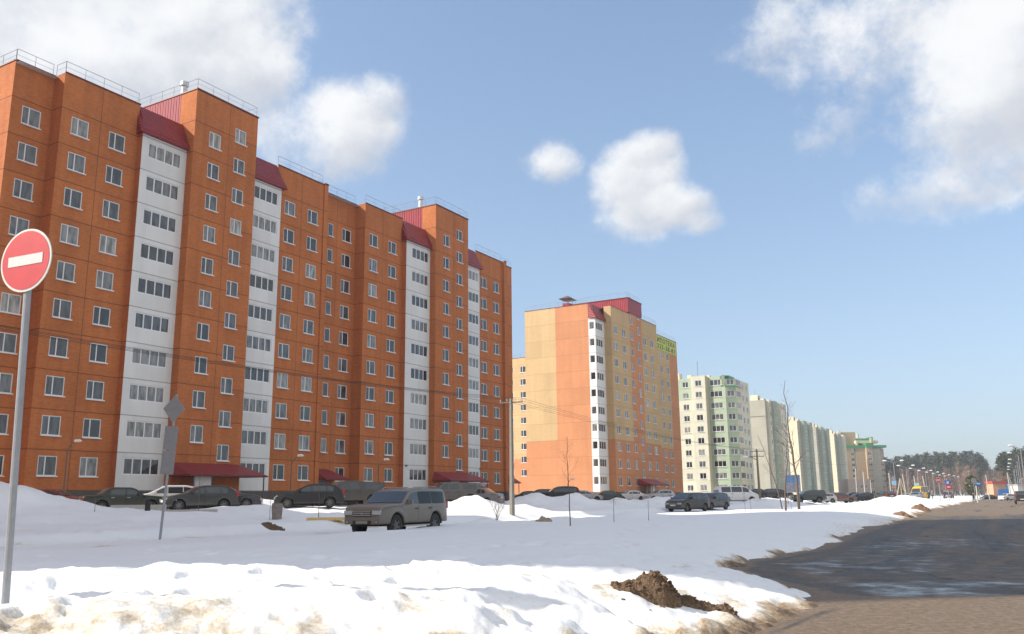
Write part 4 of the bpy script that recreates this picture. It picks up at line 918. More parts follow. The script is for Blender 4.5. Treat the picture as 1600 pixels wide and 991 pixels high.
TYPES = {
 'suv': dict(L=4.9, W=1.88, H=1.84, top=[(2.43, .62), (2.42, 1.0), (2.38, 1.13), (2.15, 1.20), (1.5, 1.235), (1.08, 1.24), (.50, 1.70), (.25, 1.78), (-.5, 1.84), (-1.9, 1.82), (-2.2, 1.77), (-2.36, 1.2), (-2.41, .95), (-2.43, .6)], belt=1.17, zb=.48, wr=.41, wx=(1.46, -1.33), cowl=(1.05, .50), rear=(-2.22, -2.34), side=[(.80, .02), (-.03, -.98), (-1.03, -2.05)]),
 'crossover': dict(L=4.5, W=1.82, H=1.64, top=[(2.23, .6), (2.2, .85), (2.05, .97), (1.3, 1.08), (1.05, 1.12), (.25, 1.55), (-.1, 1.62), (-1.2, 1.62), (-1.7, 1.53), (-2.08, 1.15), (-2.2, .95), (-2.23, .6)], belt=1.05, zb=.33, wr=.35, wx=(1.37, -1.3), cowl=(1.0, .28), rear=(-1.72, -2.08), side=[(.75, -.05), (-.1, -1.0), (-1.05, -1.6)]),
 'hatch': dict(L=4.15, W=1.74, H=1.48, top=[(2.06, .5), (2.03, .72), (1.85, .83), (1.2, .95), (.95, 1.0), (.15, 1.4), (-.2, 1.46), (-1.0, 1.46), (-1.5, 1.38), (-1.92, 1.02), (-2.03, .85), (-2.06, .5)], belt=.95, zb=.26, wr=.31, wx=(1.3, -1.22), cowl=(.9, .2), rear=(-1.52, -1.92), side=[(.65, -.1), (-.15, -.98), (-1.03, -1.4)]),
 'sedan': dict(L=4.6, W=1.76, H=1.46, top=[(2.28, .5), (2.25, .72), (2.0, .84), (1.2, .94), (.95, .98), (.25, 1.38), (-.05, 1.44), (-.8, 1.43), (-1.1, 1.37), (-1.6, 1.03), (-2.1, .99), (-2.25, .9), (-2.28, .5)], belt=.94, zb=.26, wr=.31, wx=(1.4, -1.35), cowl=(.9, .3), rear=(-1.12, -1.6), side=[(.68, -.02), (-.07, -.9), (-.95, -1.22)]),
 'old_sedan': dict(L=4.75, W=1.8, H=1.47, top=[(2.36, .5), (2.35, .83), (2.3, .88), (1.25, .97), (1.0, 1.0), (.55, 1.36), (.3, 1.44), (-.6, 1.45), (-.9, 1.38), (-1.35, 1.01), (-2.28, .96), (-2.34, .9), (-2.36, .5)], belt=.96, zb=.3, wr=.32, wx=(1.45, -1.3), cowl=(.98, .58), rear=(-.92, -1.33), side=[(.78, .02), (-.06, -.85)]),
 'mpv': dict(L=4.6, W=1.85, H=1.66, top=[(2.28, .55), (2.25, .8), (2.1, .93), (1.55, 1.07), (1.3, 1.12), (.35, 1.56), (0, 1.63), (-1.2, 1.64), (-1.9, 1.55), (-2.15, 1.15), (-2.25, .95), (-2.28, .55)], belt=1.04, zb=.28, wr=.33, wx=(1.42, -1.4), cowl=(1.25, .38), rear=(-1.92, -2.15), side=[(.95, -.05), (-.1, -1.0), (-1.05, -1.8)]),
 'pickup': dict(L=5.1, W=1.82, H=1.76, top=[(2.53, .65), (2.5, .95), (2.35, 1.05), (1.5, 1.13), (1.25, 1.16), (.6, 1.62), (.3, 1.70), (-.6, 1.72), (-.75, 1.66), (-2.1, 1.64), (-2.38, 1.5), (-2.5, 1.1), (-2.53, .65)], belt=1.12, zb=.42, wr=.38, wx=(1.55, -1.5), cowl=(1.2, .55), rear=(-2.43, -2.48), side=[(1.0, .2), (.15, -.62), (-.95, -2.0)]),
 'van': dict(L=4.9, W=1.95, H=2.0, top=[(2.43, .6), (2.4, .95), (2.1, 1.12), (1.7, 1.25), (1.0, 1.82), (.7, 1.93), (.2, 1.98), (-2.1, 1.97), (-2.35, 1.85), (-2.41, 1.2), (-2.43, .6)], belt=1.2, zb=.3, wr=.34, wx=(1.5, -1.5), cowl=(1.66, 1.02), rear=(-2.37, -2.4), side=[(1.25, .45), (.35, -.9), (-1.0, -2.1)]),
 'minibus': dict(L=5.6, W=2.05, H=2.7, top=[(2.78, .6), (2.75, 1.0), (2.4, 1.25), (2.05, 1.4), (1.45, 2.3), (1.2, 2.55), (.8, 2.68), (-2.5, 2.68), (-2.73, 2.5), (-2.76, 1.3), (-2.78, .6)], belt=1.35, zb=.35, wr=.36, wx=(1.85, -1.6), cowl=(2.0, 1.5), rear=(-2.74, -2.76), side=[(1.5, .7), (.55, -.5), (-.65, -1.6), (-1.75, -2.55)]),
}
def make_car(typ, pm, label, cat, x, y, z, ang, glass=None, extras=(), name='parked_car', group=None, tilt=0):
    T = TYPES[typ]; Lh = T['L']/2; Wh = T['W']/2; H = T['H']; belt = T['belt']; zb = T['zb']; wr = T['wr']; glass = glass or CGLASS
    tp = sorted(T['top']); txs = [p[0] for p in tp]; tzs = [p[1] for p in tp]
    def zt(xx):
        a = float(np.interp(xx, txs, tzs)); 
        e = .05; return .5*a+.25*float(np.interp(xx-e, txs, tzs))+.25*float(np.interp(xx+e, txs, tzs))
    def wp(xx):
        k = max(0, (abs(xx)-Lh*.62)/(Lh*.38)); return Wh*(1-.02*k-.13*k**3)
    def Wd(xx, zz):
        w0 = wp(xx); t = max(0, (zz-belt)/(H-belt)); lo = max(0, (belt*.72-zz)/belt)
        fl = 0
        for wx in T['wx']:
            q = math.hypot(xx-wx, zz-wr); fl = max(fl, .035*max(0, 1-abs(q-wr-.05)/.16))
        return w0*(1-(.15 if typ != 'suv' else .10)*t-.03*t*t-.10*lo*lo) - (.012 if zz > belt+.02 else 0) + fl
    r = .10
    def arch(xx):
        best = zb
        for wx in T['wx']:
            q = (wr+(.085 if typ == 'suv' else .06))**2-(xx-wx)**2
            if q > 0: best = max(best, wr+math.sqrt(q))
        return best
    xs = set(np.linspace(-Lh, Lh, 42)); 
    for wx in T['wx']: xs |= {wx+(wr+(.086 if typ == 'suv' else .061))*math.cos(a) for a in np.linspace(0, PI, 13)}
    xs |= set(txs); xs = sorted(xs); xs = [xs[0]]+[b for a, b in zip(xs, xs[1:]) if b-a > .008]
    mb = MB(); rows = []
    crown = .035
    for xx in xs:
        b = arch(xx); top = max(zt(xx), b+.12); sec = []
        rr = min(r, (top-b)*.35)
        sec.append((0, b)); sec.append((Wd(xx, b+.05)*.93, b))
        zl = [b+.03]+list(np.linspace(b+.1, max(min(belt, top-rr), b+.12), 5)) + list(np.linspace(min(belt, top-rr)+.001, top-rr, 4))[1:]
        for zz in zl: sec.append((Wd(xx, min(zz, top-rr)), min(zz, top-rr)))
        w1 = Wd(xx, top-rr)
        for a in (25, 50, 72): sec.append((w1-rr*1.2*(1-math.cos(R(a))), top-rr+rr*math.sin(R(a))*.93))
        wi = w1-rr*1.2
        for k in (.8, .4, 0): sec.append((wi*k, top-crown*k*k*.5))
        i0 = len(mb.v)
        full = [(yy, zz) for yy, zz in sec]+[(-yy, zz) for yy, zz in sec[::-1][1:-1]]
        mb.v += [(xx, yy, zz) for yy, zz in full]; rows.append((i0, len(full)))
    n = rows[0][1]; pmi = mb.mi(pm); ui = mb.mi(UNDER)
    for (a, _), (b, _) in zip(rows, rows[1:]):
        for k in range(n):
            k2 = (k+1) % n; mb.f.append((a+k, a+k2, b+k2, b+k)[::-1]); mb.m.append(ui if (k == 0 or k == n-1) else pmi); mb.uv.append([(0, 0)]*4)
    for (a, _), fl in ((rows[0], 1), (rows[-1], 0)):
        q = list(range(a, a+n)); mb.f.append(tuple(q if fl else q[::-1])); mb.m.append(pmi); mb.uv.append([(0, 0)]*n)
    mb.box(-Lh+.25, Lh-.25, -Wh+.24, Wh-.24, zb-.08, zb+.30, UNDER)
    root = empty(name, (x, y, z), ang, label, cat, group)
    if tilt: root.rotation_euler[1] = tilt
    body = mb.build('body', root, smooth=True)
    body.data.polygons.foreach_set('use_smooth', [len(p.vertices) == 4 for p in body.data.polygons])
    ca, sa = math.cos(ang), math.sin(ang)
    # side windows
    for sgn in (1, -1):
        for i, (xa, xb) in enumerate(T['side']):
            m = MB(); cols_ = []
            for xx in np.linspace(xa, xb, 7):
                zlo = belt+.04; zhi = max(zlo+.02, min(zt(xx)-r-.03, H-r-.05)); pts = []
                for zz in np.linspace(zlo, zhi, 4): pts.append((xx, sgn*(Wd(xx, zz)+.009), zz))
                cols_.append(pts)
            for c1, c2 in zip(cols_, cols_[1:]):
                for k in range(3):
                    q = [c1[k], c2[k], c2[k+1], c1[k+1]]; m.quad(q if sgn < 0 else q[::-1], CGLASS2 if (i and 'tint' in extras) else glass)
            m.build('side_window', root, smooth=True)
    for nm, (xa, xb) in (('windscreen', T['cowl']), ('rear_window', T['rear'])):
        m = MB(); rws = []
        for xx in np.linspace(xa, xb, 6):
            zz = zt(xx); w1 = Wd(xx, zz-r)-r*1.15
            if nm == 'rear_window' and abs(xa-xb) < .2:
                zz = np.interp(xx, sorted((xa, xb)), sorted((belt+.05, H-.2)) if xb > xa else (belt+.05, H-.2)); w1 = Wd(xx, zz)-.14
                rws.append([(-Lh-.0+np.interp(zz, [belt, H], [.02, .24])-.03, w1*k, zz) for k in (-1, -.5, 0, .5, 1)]); continue
            g_ = .02; rws.append([(xx+(g_*.7 if nm == 'windscreen' else -g_*.7), w1*k, zz-crown*k*k*.5+g_*.7) for k in (-1, -.5, 0, .5, 1)])
        for a, b in zip(rws, rws[1:]):
            for k in range(4):
                q = [a[k], a[k+1], b[k+1], b[k]]; m.quad(q if nm == 'windscreen' else q[::-1], glass)
        m.build(nm, root, smooth=True)
    # wheels
    for wx in T['wx']:
        for sgn in (1, -1):
            m = MB(); pr = [(.0, wr*.62), (.0, wr*.9), (.03, wr), (.19, wr), (.22, wr*.9), (.22, wr*.62)]; N_ = 20; rg = []
            for yo, rad in pr:
                i0 = len(m.v); rg.append(i0)
                for k in range(N_): m.v.append((wx+rad*math.cos(2*PI*k/N_), sgn*(Wh-.02-yo), wr+rad*math.sin(2*PI*k/N_)))
            mi = m.mi(TYRE)
            for a, b in zip(rg, rg[1:]):
                for k in range(N_):
                    q = (a+k, a+(k+1) % N_, b+(k+1) % N_, b+k); m.f.append(q if sgn > 0 else q[::-1]); m.m.append(mi); m.uv.append([(0, 0)]*4)
            wo = m.build('wheel', root, smooth=True)
            m = MB(); yo = sgn*(Wh-.06)
            m.tube([(wx, yo-sgn*.10, wr), (wx, yo-sgn*.06, wr)], wr*.64, UNDER, 16)
            for k in range(6):
                a = k*PI/3+.3; c, s_ = math.cos(a), math.sin(a); w_ = .035
                P = [(wx+c*.03-s_*w_*1.4, yo, wr+s_*.03+c*w_*1.4), (wx+c*wr*.62-s_*w_, yo, wr+s_*wr*.62+c*w_), (wx+c*wr*.62+s_*w_, yo, wr+s_*wr*.62-c*w_), (wx+c*.03+s_*w_*1.4, yo, wr+s_*.03-c*w_*1.4)]
                m.quad(P, RIM); m.quad([(p[0], p[1]-sgn*.03, p[2]) for p in P[::-1]], RIM)
            pts = [(wx+wr*.61*math.cos(2*PI*k/16), yo, wr+wr*.61*math.sin(2*PI*k/16)) for k in range(17)]; m.tube(pts, .022, RIM, 5, False)
            m.tube([(wx, yo-sgn*.03, wr), (wx, yo+sgn*.012, wr)], .055, RIM, 8)
            m.build('rim', wo)
    # lamps, plates, mirrors, handles
    def blob(nm, x0, x1, y0, y1, z0, z1, m_, parent=root):
        m = MB(); m.box(x0, x1, y0, y1, z0, z1, m_); o = m.build(nm, parent)
        bm = bmesh.new(); bm.from_mesh(o.data); bmesh.ops.bevel(bm, geom=bm.edges[:], offset=min(x1-x0, y1-y0, z1-z0)*.22, segments=2, affect='EDGES'); bm.to_mesh(o.data); bm.free(); return o
    hz0 = zt(Lh-.12)-(.33 if typ == 'suv' else .26)
    for sgn in (1, -1):
        we = wp(Lh-.1)
        a, b = sorted((sgn*(we-.38), sgn*(we-.015))); blob('headlight', Lh-.36, Lh+.008, a, b, hz0+.02, hz0+.17, HEADL)
        a, b = sorted((sgn*(we-.22), sgn*(we-.005))); zz = belt-.24 if typ not in ('suv', 'pickup', 'hatch', 'crossover', 'mpv') else belt-.1
        hgt = .16 if typ in ('sedan', 'old_sedan') else .34
        blob('tail_light', -Lh-.012, -Lh+.16, a, b, zz-.06, zz-.06+hgt, TAILL)
        ym = sgn*(Wd(.7, belt)+.10); mx_ = T['side'][0][0]-.08
        a, b = sorted((sgn*(Wd(mx_, belt)-.01), sgn*(Wd(mx_, belt)+.21))); blob('mirror', mx_-.06, mx_+.07, a, b, belt+.03, belt+.2, pm)
        for i, (xa, xb) in enumerate(T['side'][:2]):
            hx = xb+.12; a, b = sorted((sgn*(Wd(hx, belt-.13)-.005), sgn*(Wd(hx, belt-.13)+.03))); blob('door_handle', hx-.09, hx+.09, a, b, belt-.15, belt-.11, TRIMB if 'chrome' not in extras else DCHROME)
            m = MB(); cl = []
            for zz in np.linspace(zb+.1, belt, 6): cl.append((sgn*(Wd(xb-.02, zz)+.003), zz))
            for (y1, z1), (y2, z2) in zip(cl, cl[1:]):
                q = [(xb-.03, y1, z1), (xb-.015, y1, z1), (xb-.015, y2, z2), (xb-.03, y2, z2)]; m.quad(q, UNDER)
            m.build('door_gap', root)
        if 'rails' in extras:
            m = MB(); yy = sgn*(Wd(0, H)-.10); m.tube([(.15, yy, zt(.15)-.03), (.0, yy, zt(0)+.05), (-1.7, yy, zt(-1.7)+.05), (-1.9, yy, zt(-1.9)-.03)], .022, STEEL, 6); m.build('roof_rail', root)
        if 'fog' in extras:
            m = MB(); m.tube([(Lh-.03, sgn*.66, .56), (Lh+.015, sgn*.66, .56)], .06, TRIMB, 10); m.tube([(Lh+.015, sgn*.66, .56), (Lh+.02, sgn*.66, .56)], .04, HEADL, 10); m.build('fog_lamp', root)
        if 'step' in extras:
            a, b = sorted((sgn*(Wh-.12), sgn*(Wh+.01))); m = MB(); m.box(-.85, .95, a, b, .36, .42, DCHROME); m.build('side_step', root)
    g0 = hz0-.02
    m = MB(); m.box(Lh-.06, Lh+.008, -Wh*.42, Wh*.42, g0-.02, g0+.17, TRIMB)
    for k in range(3): m.box(Lh+.008, Lh+.022, -Wh*.42, Wh*.42, g0+.0+k*.065, g0+.03+k*.065, DCHROME)
    gr = m.build('grille', root)
    if 'emblem' in extras:
        m = MB()
        for k in range(3):
            a = PI/2+k*2*PI/3; c, s_ = math.cos(a), math.sin(a); cx, cy = .045*c, .045*s_
            m.quad([(Lh+.03, 0, g0+.075), (Lh+.03, (cx*.5-s_*.026), g0+.075+cy*.5+c*.026*.9), (Lh+.03, cx, g0+.075+cy), (Lh+.03, (cx*.5+s_*.026), g0+.075+cy*.5-c*.026*.9)], CHROME)
        m.build('emblem', gr)
        m = MB(); m.box(Lh-.04, Lh+.006, -.42, .42, .47, .62, TRIMB); m.build('lower_grille', root)
    blob('number_plate', Lh+.006, Lh+.024, -.26, .26, .50, .61, PLATE if typ != 'suv' else mat('dusty_plate', (.25, .22, .18), .7)); blob('number_plate', -Lh-.02, -Lh-.002, -.26, .26, .62 if 'low' not in extras else .4, .73, PLATE)
    if 'bumper' in extras: blob('bumper', -Lh-.10, -Lh+.08, -Wh+.02, Wh-.02, .42, .55, CHROME)
    if 'box' in extras: blob('roof_box', -.9, .5, -.42, .42, H+.06, H+.28, mat('roof_box_grey', (.25, .25, .26), .5))
    return root
def near(px, Y): return bearing(px, Y)
def car(typ, pm, label, px, Y, deg, cat=None, road=False, **k):
    x = near(px, Y); z = .01 if road else hz(x, Y)
    return make_car(typ, pm, label, cat or {'suv': 'off-road car', 'pickup': 'pickup', 'van': 'van', 'minibus': 'minibus'}.get(typ, 'car'), x, Y, z, R(deg), **k)
beige = paint('dusty_beige_paint', (.185, .165, .14), .6, .25, dc=(.105, .085, .066))
black = paint('black_paint', (.010, .010, .011), .06); dgrey = paint('dark_grey_paint', (.024, .026, .028), .12); dred = paint('dark_red_paint', (.13, .012, .012), .2)
brown = paint('brown_paint', (.05, .043, .036), .5, .3, dc=(.09, .072, .056)); white = paint('white_paint', (.7, .7, .7), .2, 0); silver = paint('silver_paint', (.42, .43, .44), .3, .6); muddy = paint('muddy_paint', (.03, .027, .025), .6, .2, dc=(.075, .06, .05))
teal = paint('dark_teal_paint', (.03, .05, .05), .25); maroon = paint('maroon_paint', (.12, .045, .04), .5); yellow = paint('yellow_paint', (.75, .42, .01), .08, 0); navy = paint('dark_blue_paint', (.016, .02, .034), .12); bgreen = paint('black_green_paint', (.015, .022, .018), .12)
t_ang = math.degrees(math.atan2(-TV.y, -TV.x))
car('suv', beige, 'dusty beige off-road car parked on the snowy side road, nearest car in view', 623, 35.6, t_ang+4, extras=('rails', 'fog', 'step', 'tint', 'emblem'))
YG = 'cars parked in front of the orange block'
car('sedan', dred, 'dark red car half hidden behind the big snow mound', 84, 56.0, 3, group=YG)
car('old_sedan', bgreen, 'old black sedan with chrome bumper, its rear turned to the snow bank', 192, 53.5, 36, group=YG, extras=('chrome', 'bumper'))
car('crossover', white, 'white crossover between the old black sedan and the dark grey car', 258, 58.5, 206, group=YG, extras=('tint',))
car('hatch', dgrey, 'dark grey hatchback with pale headlight beneath the entrance canopy', 312, 52.5, 212, group=YG)
car('sedan', navy, 'dark blue car behind the dark grey hatchback', 352, 57, 12, group=YG)
car('hatch', black, 'black hatchback with tall red tail lamp beside the small snow pile', 484, 54.5, 192, group=YG)
car('pickup', brown, 'brown pickup with canopy standing behind the beige off-road car', 541, 58.5, 212, group=YG)
car('pickup', paint('grey_brown_paint', (.10, .09, .08), .5), 'grey brown pickup seen just right of the beige off-road car', 698, 65, 205, group=YG)
car('sedan', paint('grey_paint', (.2, .2, .2), .4), 'grey sedan carrying a roof box by the second canopy', 738, 66, 165, group=YG, extras=('box',))
YH = 'cars parked in front of the sand and orange block'
car('hatch', navy, 'dark hatchback just right of the concrete utility pole', 820, 112, 190, group=YH)
car('suv', black, 'large black off-road car at the foot of the sunny gable', 872, 104, 186, group=YH, extras=('rails',))
car('crossover', dgrey, 'dark crossover half behind the large black off-road car', 842, 108, 180, group=YH)
car('hatch', silver, 'silver hatchback in front of the white corner loggias', 915, 112, 5, group=YH)
car('sedan', teal, 'dark teal sedan right of the silver hatchback', 944, 118, 190, group=YH)
car('sedan', white, 'white sedan under the far entrance canopy', 984, 124, 195, group=YH)
car('hatch', silver, 'pale silver hatchback dusted with snow left of the muddy minivans', 1030, 118, 200, group=YH)
SR = 'vehicles along the ploughed side road'
car('mpv', muddy, 'muddy dark minivan, nearer of the two parked nose to tail', 1074, 78, t_ang-14, group=SR)
car('mpv', paint('muddy_grey_paint', (.03, .033, .037), .5, .2, dc=(.07, .062, .056)), 'muddy dark grey minivan, second of the two parked nose to tail', 1110, 86, t_ang-12, group=SR)
car('van', white, 'white van behind the two muddy minivans', 1150, 103, t_ang+130, group=SR)
FY = 'cars parked by the cream blocks'
for i, (px, Y, a, pm, lab, ty) in enumerate([(1178, 135, 190, navy, 'dark blue car left of the wooden lamp pole', 'sedan'), (1200, 142, 185, dgrey, 'dark grey car behind the bright snow pile', 'crossover'), (1217, 150, 10, black, 'black car right of the bright snow pile', 'sedan'),
        (1262, 128, 184, teal, 'dark teal off-road car between the bare tree and the maroon pickup', 'suv'), (1284, 134, 190, silver, 'silver car just behind the dark teal off-road car', 'hatch'), (1311, 142, 8, maroon, 'dusty maroon pickup parked broadside before the narrow cream block', 'pickup'), (1330, 175, 185, dgrey, 'grey car left of the tan block behind the maroon pickup', 'sedan'),
        (1383, 140, 95, muddy, 'dark muddy hatchback seen from behind on the snow', 'hatch'), (1356, 190, 5, navy, 'dark car before the unfinished house', 'sedan'), (1415, 210, 185, silver, 'pale car near the wooden A-frame pole', 'sedan'), (1340, 160, 190, black, 'black sedan right of the maroon pickup', 'sedan'), (1400, 230, 10, dgrey, 'grey sedan behind the muddy hatchback', 'sedan')]):
    car(ty, pm, lab, px, Y, a, group=FY)
car('minibus', yellow, 'yellow minibus on the side road beyond the snow', 1438, 185, t_ang-18, group=SR)
car('hatch', silver, 'pale car just in front of the yellow minibus', 1431, 172, t_ang-12, group=SR)
car('sedan', maroon, 'dark red car on the side road right of the two walkers', 1482, 205, t_ang-5, group=SR)
car('sedan', black, 'black car at the road end before the blue fence', 1544, 235, 200, group=SR)
RG = 'cars on the wide road'
car('sedan', white, 'white and tan car driving on the wide road', 1576, 190, 20, road=True, group=RG)
car('suv', dgrey, 'dark grey car cut by the right edge of the picture', 1596, 128, 62, road=True, group=RG)

# ------------------------------------------------------------------ signs and poles
ORD = ['nearest', 'second nearest', 'third nearest', 'fourth nearest', 'fifth nearest', 'sixth nearest', 'seventh nearest', 'eighth nearest', 'ninth nearest', 'farthest']
def disc(mb, c, rad, y0, y1, m, n=40):
    """disc facing -y between y0 (front) and y1"""
    i0 = len(mb.v)
    fr = [(c[0]+rad*math.cos(2*PI*k/n), y0, c[1]+rad*math.sin(2*PI*k/n)) for k in range(n)]
    bk = [(p[0], y1, p[2]) for p in fr]
    mb.quad(fr, m); mb.quad(bk[::-1], m)
    for k in range(n): mb.quad([fr[(k+1) % n], fr[k], bk[k], bk[(k+1) % n]], m)
SRED = mat('sign_red', (.52, .028, .032), .4, noise=.13, nscale=5, coat=.3); SWHITE = mat('sign_white', (.60, .60, .58), .35, noise=.06, nscale=5)
SGREY = mat('sign_back_grey', (.30, .315, .33), .5, .5, noise=.12, nscale=7); SBLUE = mat('sign_blue', (.03, .14, .45), .4)
def no_entry(x, y, z, hgt, rad, rz, label, lean=0, group=None, cut=None):
    r_ = empty('road_sign', (x, y, z), rz, label, 'road sign', group); r_.rotation_euler[1] = lean
    m = MB(); m.tube([(0, .05, -.3), (0, .05, hgt+.1)], .038, STEEL, 12); m.build('post', r_)
    m = MB(); disc(m, (0, hgt), rad, 0.0, .012, SWHITE, 48); d = m.build('sign_disc', r_)
    m = MB(); disc(m, (0, hgt), rad*.93, -.004, -.0005, SRED, 48); m.build('red_field', d)
    m = MB(); m.box(-rad*.68, rad*.68, -.008, -.0045, hgt-rad*.16, hgt+rad*.16, SWHITE); m.build('white_bar', d)
    m = MB(); m.box(-.06, .06, .013, .09, hgt-.03, hgt+.01, STEEL); m.build('clamp', d)
    return r_
P = atY(4, 906, 9.0)
no_entry(P.x, 9.0, P.z, 3.31, .352, R(-19), 'red round no entry sign on a galvanised post at the left edge', lean=R(-2.5))
# back of the priority sign
P = atY(252, 812, 31.5); zz = hz(P.x, 31.5)
r_ = empty('road_sign', (P.x, 31.5, zz), R(158), 'back of a grey diamond sign above two rectangular plates on a leaning post', 'road sign'); r_.rotation_euler[1] = R(-3.6)
m = MB(); m.tube([(0, -.0, -.3), (0, 0, 4.55+.83-zz)], .045, STEEL, 10); m.build('post', r_)
HT = 5.35-zz
m = MB(); a = .5; pf = [(0, .05, HT-1.0), (a*1.0, .05, HT-.5), (0, .05, HT), (-a, .05, HT-.5)]; m.quad(pf, SWHITE); m.quad([(p[0], .062, p[2]) for p in pf[::-1]], SGREY)
for k in range(4): m.quad([pf[(k+1) % 4], pf[k], (pf[k][0], .062, pf[k][2]), (pf[(k+1) % 4][0], .062, pf[(k+1) % 4][2])], SGREY)
m.build('diamond_plate', r_)
for zt_ in (HT-1.12, HT-1.98):
    m = MB(); m.box(-.3, .3, .05, .062, zt_-.84, zt_, SGREY); m.build('rectangular_plate', r_)
# concrete utility pole with wires
p1 = Vector((bearing(800, 55), 55, 0)); p1.z = hz(p1.x, 55)
p2 = p1+TV*58; p2.z = hz(p2.x, p2.y); p0 = Vector((-24.5, 17.5, .6))
def upole(p, top, label, m_, light=False, arms=1, steel=True):
    r_ = empty('utility_pole', p, 0, label, 'utility pole')
    m = MB(); n = 8
    m.tube([(0, 0, -.3), (0, 0, top-p.z)], [.17, .10], m_, 4 if m_ is CONC else 8); m.build('pole', r_)
    ax = NV
    for k in range(arms):
        z = top-p.z-.25-.6*k; m = MB(); m.tube([-ax*.85+Vector((0, 0, z)), ax*.85+Vector((0, 0, z))], .04, DSTEEL, 5); ca = m.build('crossarm', r_)
        for q in (-.78, -.3, .3, .78):
            m = MB(); b = ax*q+Vector((0, 0, z)); m.tube([b, b+Vector((0, 0, .1)), b+Vector((0, 0, .16)), b+Vector((0, 0, .22))], [.02, .02, .05, .03], CONC2, 6); m.build('insulator', ca)
    if light:
        m = MB(); z = top-p.z-1.3; m.tube([(0, 0, z), (-.7, -.3, z+.35), (-1.3, -.5, z+.4)], .04, DSTEEL, 6); l_ = m.build('lamp_arm', r_)
        m = MB(); m.tube([(-1.2, -.47, z+.4), (-1.5, -.58, z+.42), (-1.9, -.7, z+.38)], [.06, .14, .06], LAMPG, 8); m.build('lamp_head', l_)
    return r_
upole(p1, 7.75, 'square concrete utility pole at the near corner of the orange block', CONC)
upole(p2, 7.0, 'wooden utility pole carrying a street lamp before the cream block', WOOD, True, 2)
upole(p0, 7.9, 'utility pole beyond the left edge of the picture', CONC)
m = MB()
def cat_pts(a, b, sag, n=14): return [a.lerp(b, k/n)-Vector((0, 0, sag*4*(k/n)*(1-k/n))) for k in range(n+1)]
for q in (-.78, -.3, .3, .78):
    for (a, za), (b, zb_) in (((p0, 7.87), (p1, 7.72)), ((p1, 7.72), (p2, 6.97))):
        A = Vector((a.x, a.y, za))+NV*q; B = Vector((b.x, b.y, zb_))+NV*q
        m = MB(); m.tube(cat_pts(A, B,   .55+.12*q), .007, BLACK, 4); w_ = m.build('power_line'); tag(w_, ('thin power line before the orange block, left of the concrete pole' if a is p0 else 'thin power line crossing the sunny gable, right of the concrete pole'), 'cable', 'power lines left of the concrete pole' if a is p0 else 'power lines right of the concrete pole')
P3 = p2+TV*60
for q in (-.3, .3):
    m = MB(); m.tube(cat_pts(Vector((p2.x, p2.y, 6.97))+NV*q, Vector((P3.x, P3.y, 6.9))+NV*q, .6), .007, BLACK, 4); tag(m.build('power_line'), 'thin power line running right from the wooden pole', 'cable', 'power lines right of the wooden pole')
def lamp(x, y, z, top, label, group, span=2.0, rz=0, single=False, small=False):
    r_ = empty('street_lamp', (x, y, z), rz, label, 'street lamp', group); h = top-z
    m = MB(); m.tube([(0, 0, -.3), (0, 0, h-.5)], [.10, .06] if not small else [.05, .04], STEEL if not small else DSTEEL, 8); m.build('pole', r_)
    for s in ((-1,) if single else (-1, 1)):
        m = MB(); m.tube([(0, 0, h-.55), (s*span*.35, 0, h-.25), (s*span*.8, 0, h)], [.045, .04, .035] if not small else [.03]*3, STEEL if not small else DSTEEL, 6); a = m.build('arm', r_)
        m = MB(); m.tube([(s*span*.75, 0, h-.02), (s*span*.88, 0, h+.05), (s*(span*.88+.5*(1 if not small else .6)), 0, h+.06), (s*(span*.88+.75*(1 if not small else .6)), 0, h+.02)], [.07, .16, .16, .05] if not small else [.04, .1, .1, .03], LAMPG, 8); m.build('lamp_head', a)
    return r_
for k, (px, py) in enumerate([(1401, 721), (1420, 728.5), (1437.5, 733), (1449.5, 736.5), (1460.5, 739), (1470, 741.2), (1479, 743.5), (1487, 745), (1494, 746.5), (1500, 748)]):
    Y = 8.05*F/(ray(px, 775).z and (771.8-py)); x = bearing(px, Y)
    lamp(x, Y, .5, 9.6, ORD[k]+' double armed street lamp in the row left of the road', 'double armed street lamps', rz=R(-8))
for k, (px, py) in enumerate([(1604, 699), (1599, 710), (1596, 720), (1593, 726), (1590, 731), (1588.5, 735), (1587, 738)]):
    Y = 8.05*F/(770.5-py); x = bearing(px, Y)
    lamp(x, Y, .1, 9.6, ORD[k]+' single armed street lamp in the row at the right edge', 'single armed street lamps at the right edge', single=True, span=1.6)
for (px, py, Y, lab) in ((118, 690, 60, 'small grey yard lamp before the first window columns'), (466, 713, 69, 'small grey yard lamp left of the brown pickup'), (601, 719, 77, 'small grey yard lamp rising behind the beige off-road car'), (893, 749, 116, 'small yard lamp before the sunny gable')):
    P = atY(px, py, Y); lamp(P.x-.5, Y, 1.2, P.z, lab, 'small yard lamps', span=.55, single=True, small=True, rz=PI)
def plain_post(px, ytop, ybot, Y, label, m_=CONC2, rad=.13, lean=0, group=None, name='concrete_post'):
    x = bearing(px, Y); z = hz(x, Y) if road_dist(np.array([x]), np.array([Y]))[0] > 0 else 0; tz = atY(px, ytop, Y).z
    m = MB(); m.tube([(0, 0, -.3), (lean, 0, tz-z)], [rad, rad*.8], m_, 8); o = m.build(name, loc=(x, Y, z)); tag(o, label, 'post', group); return o
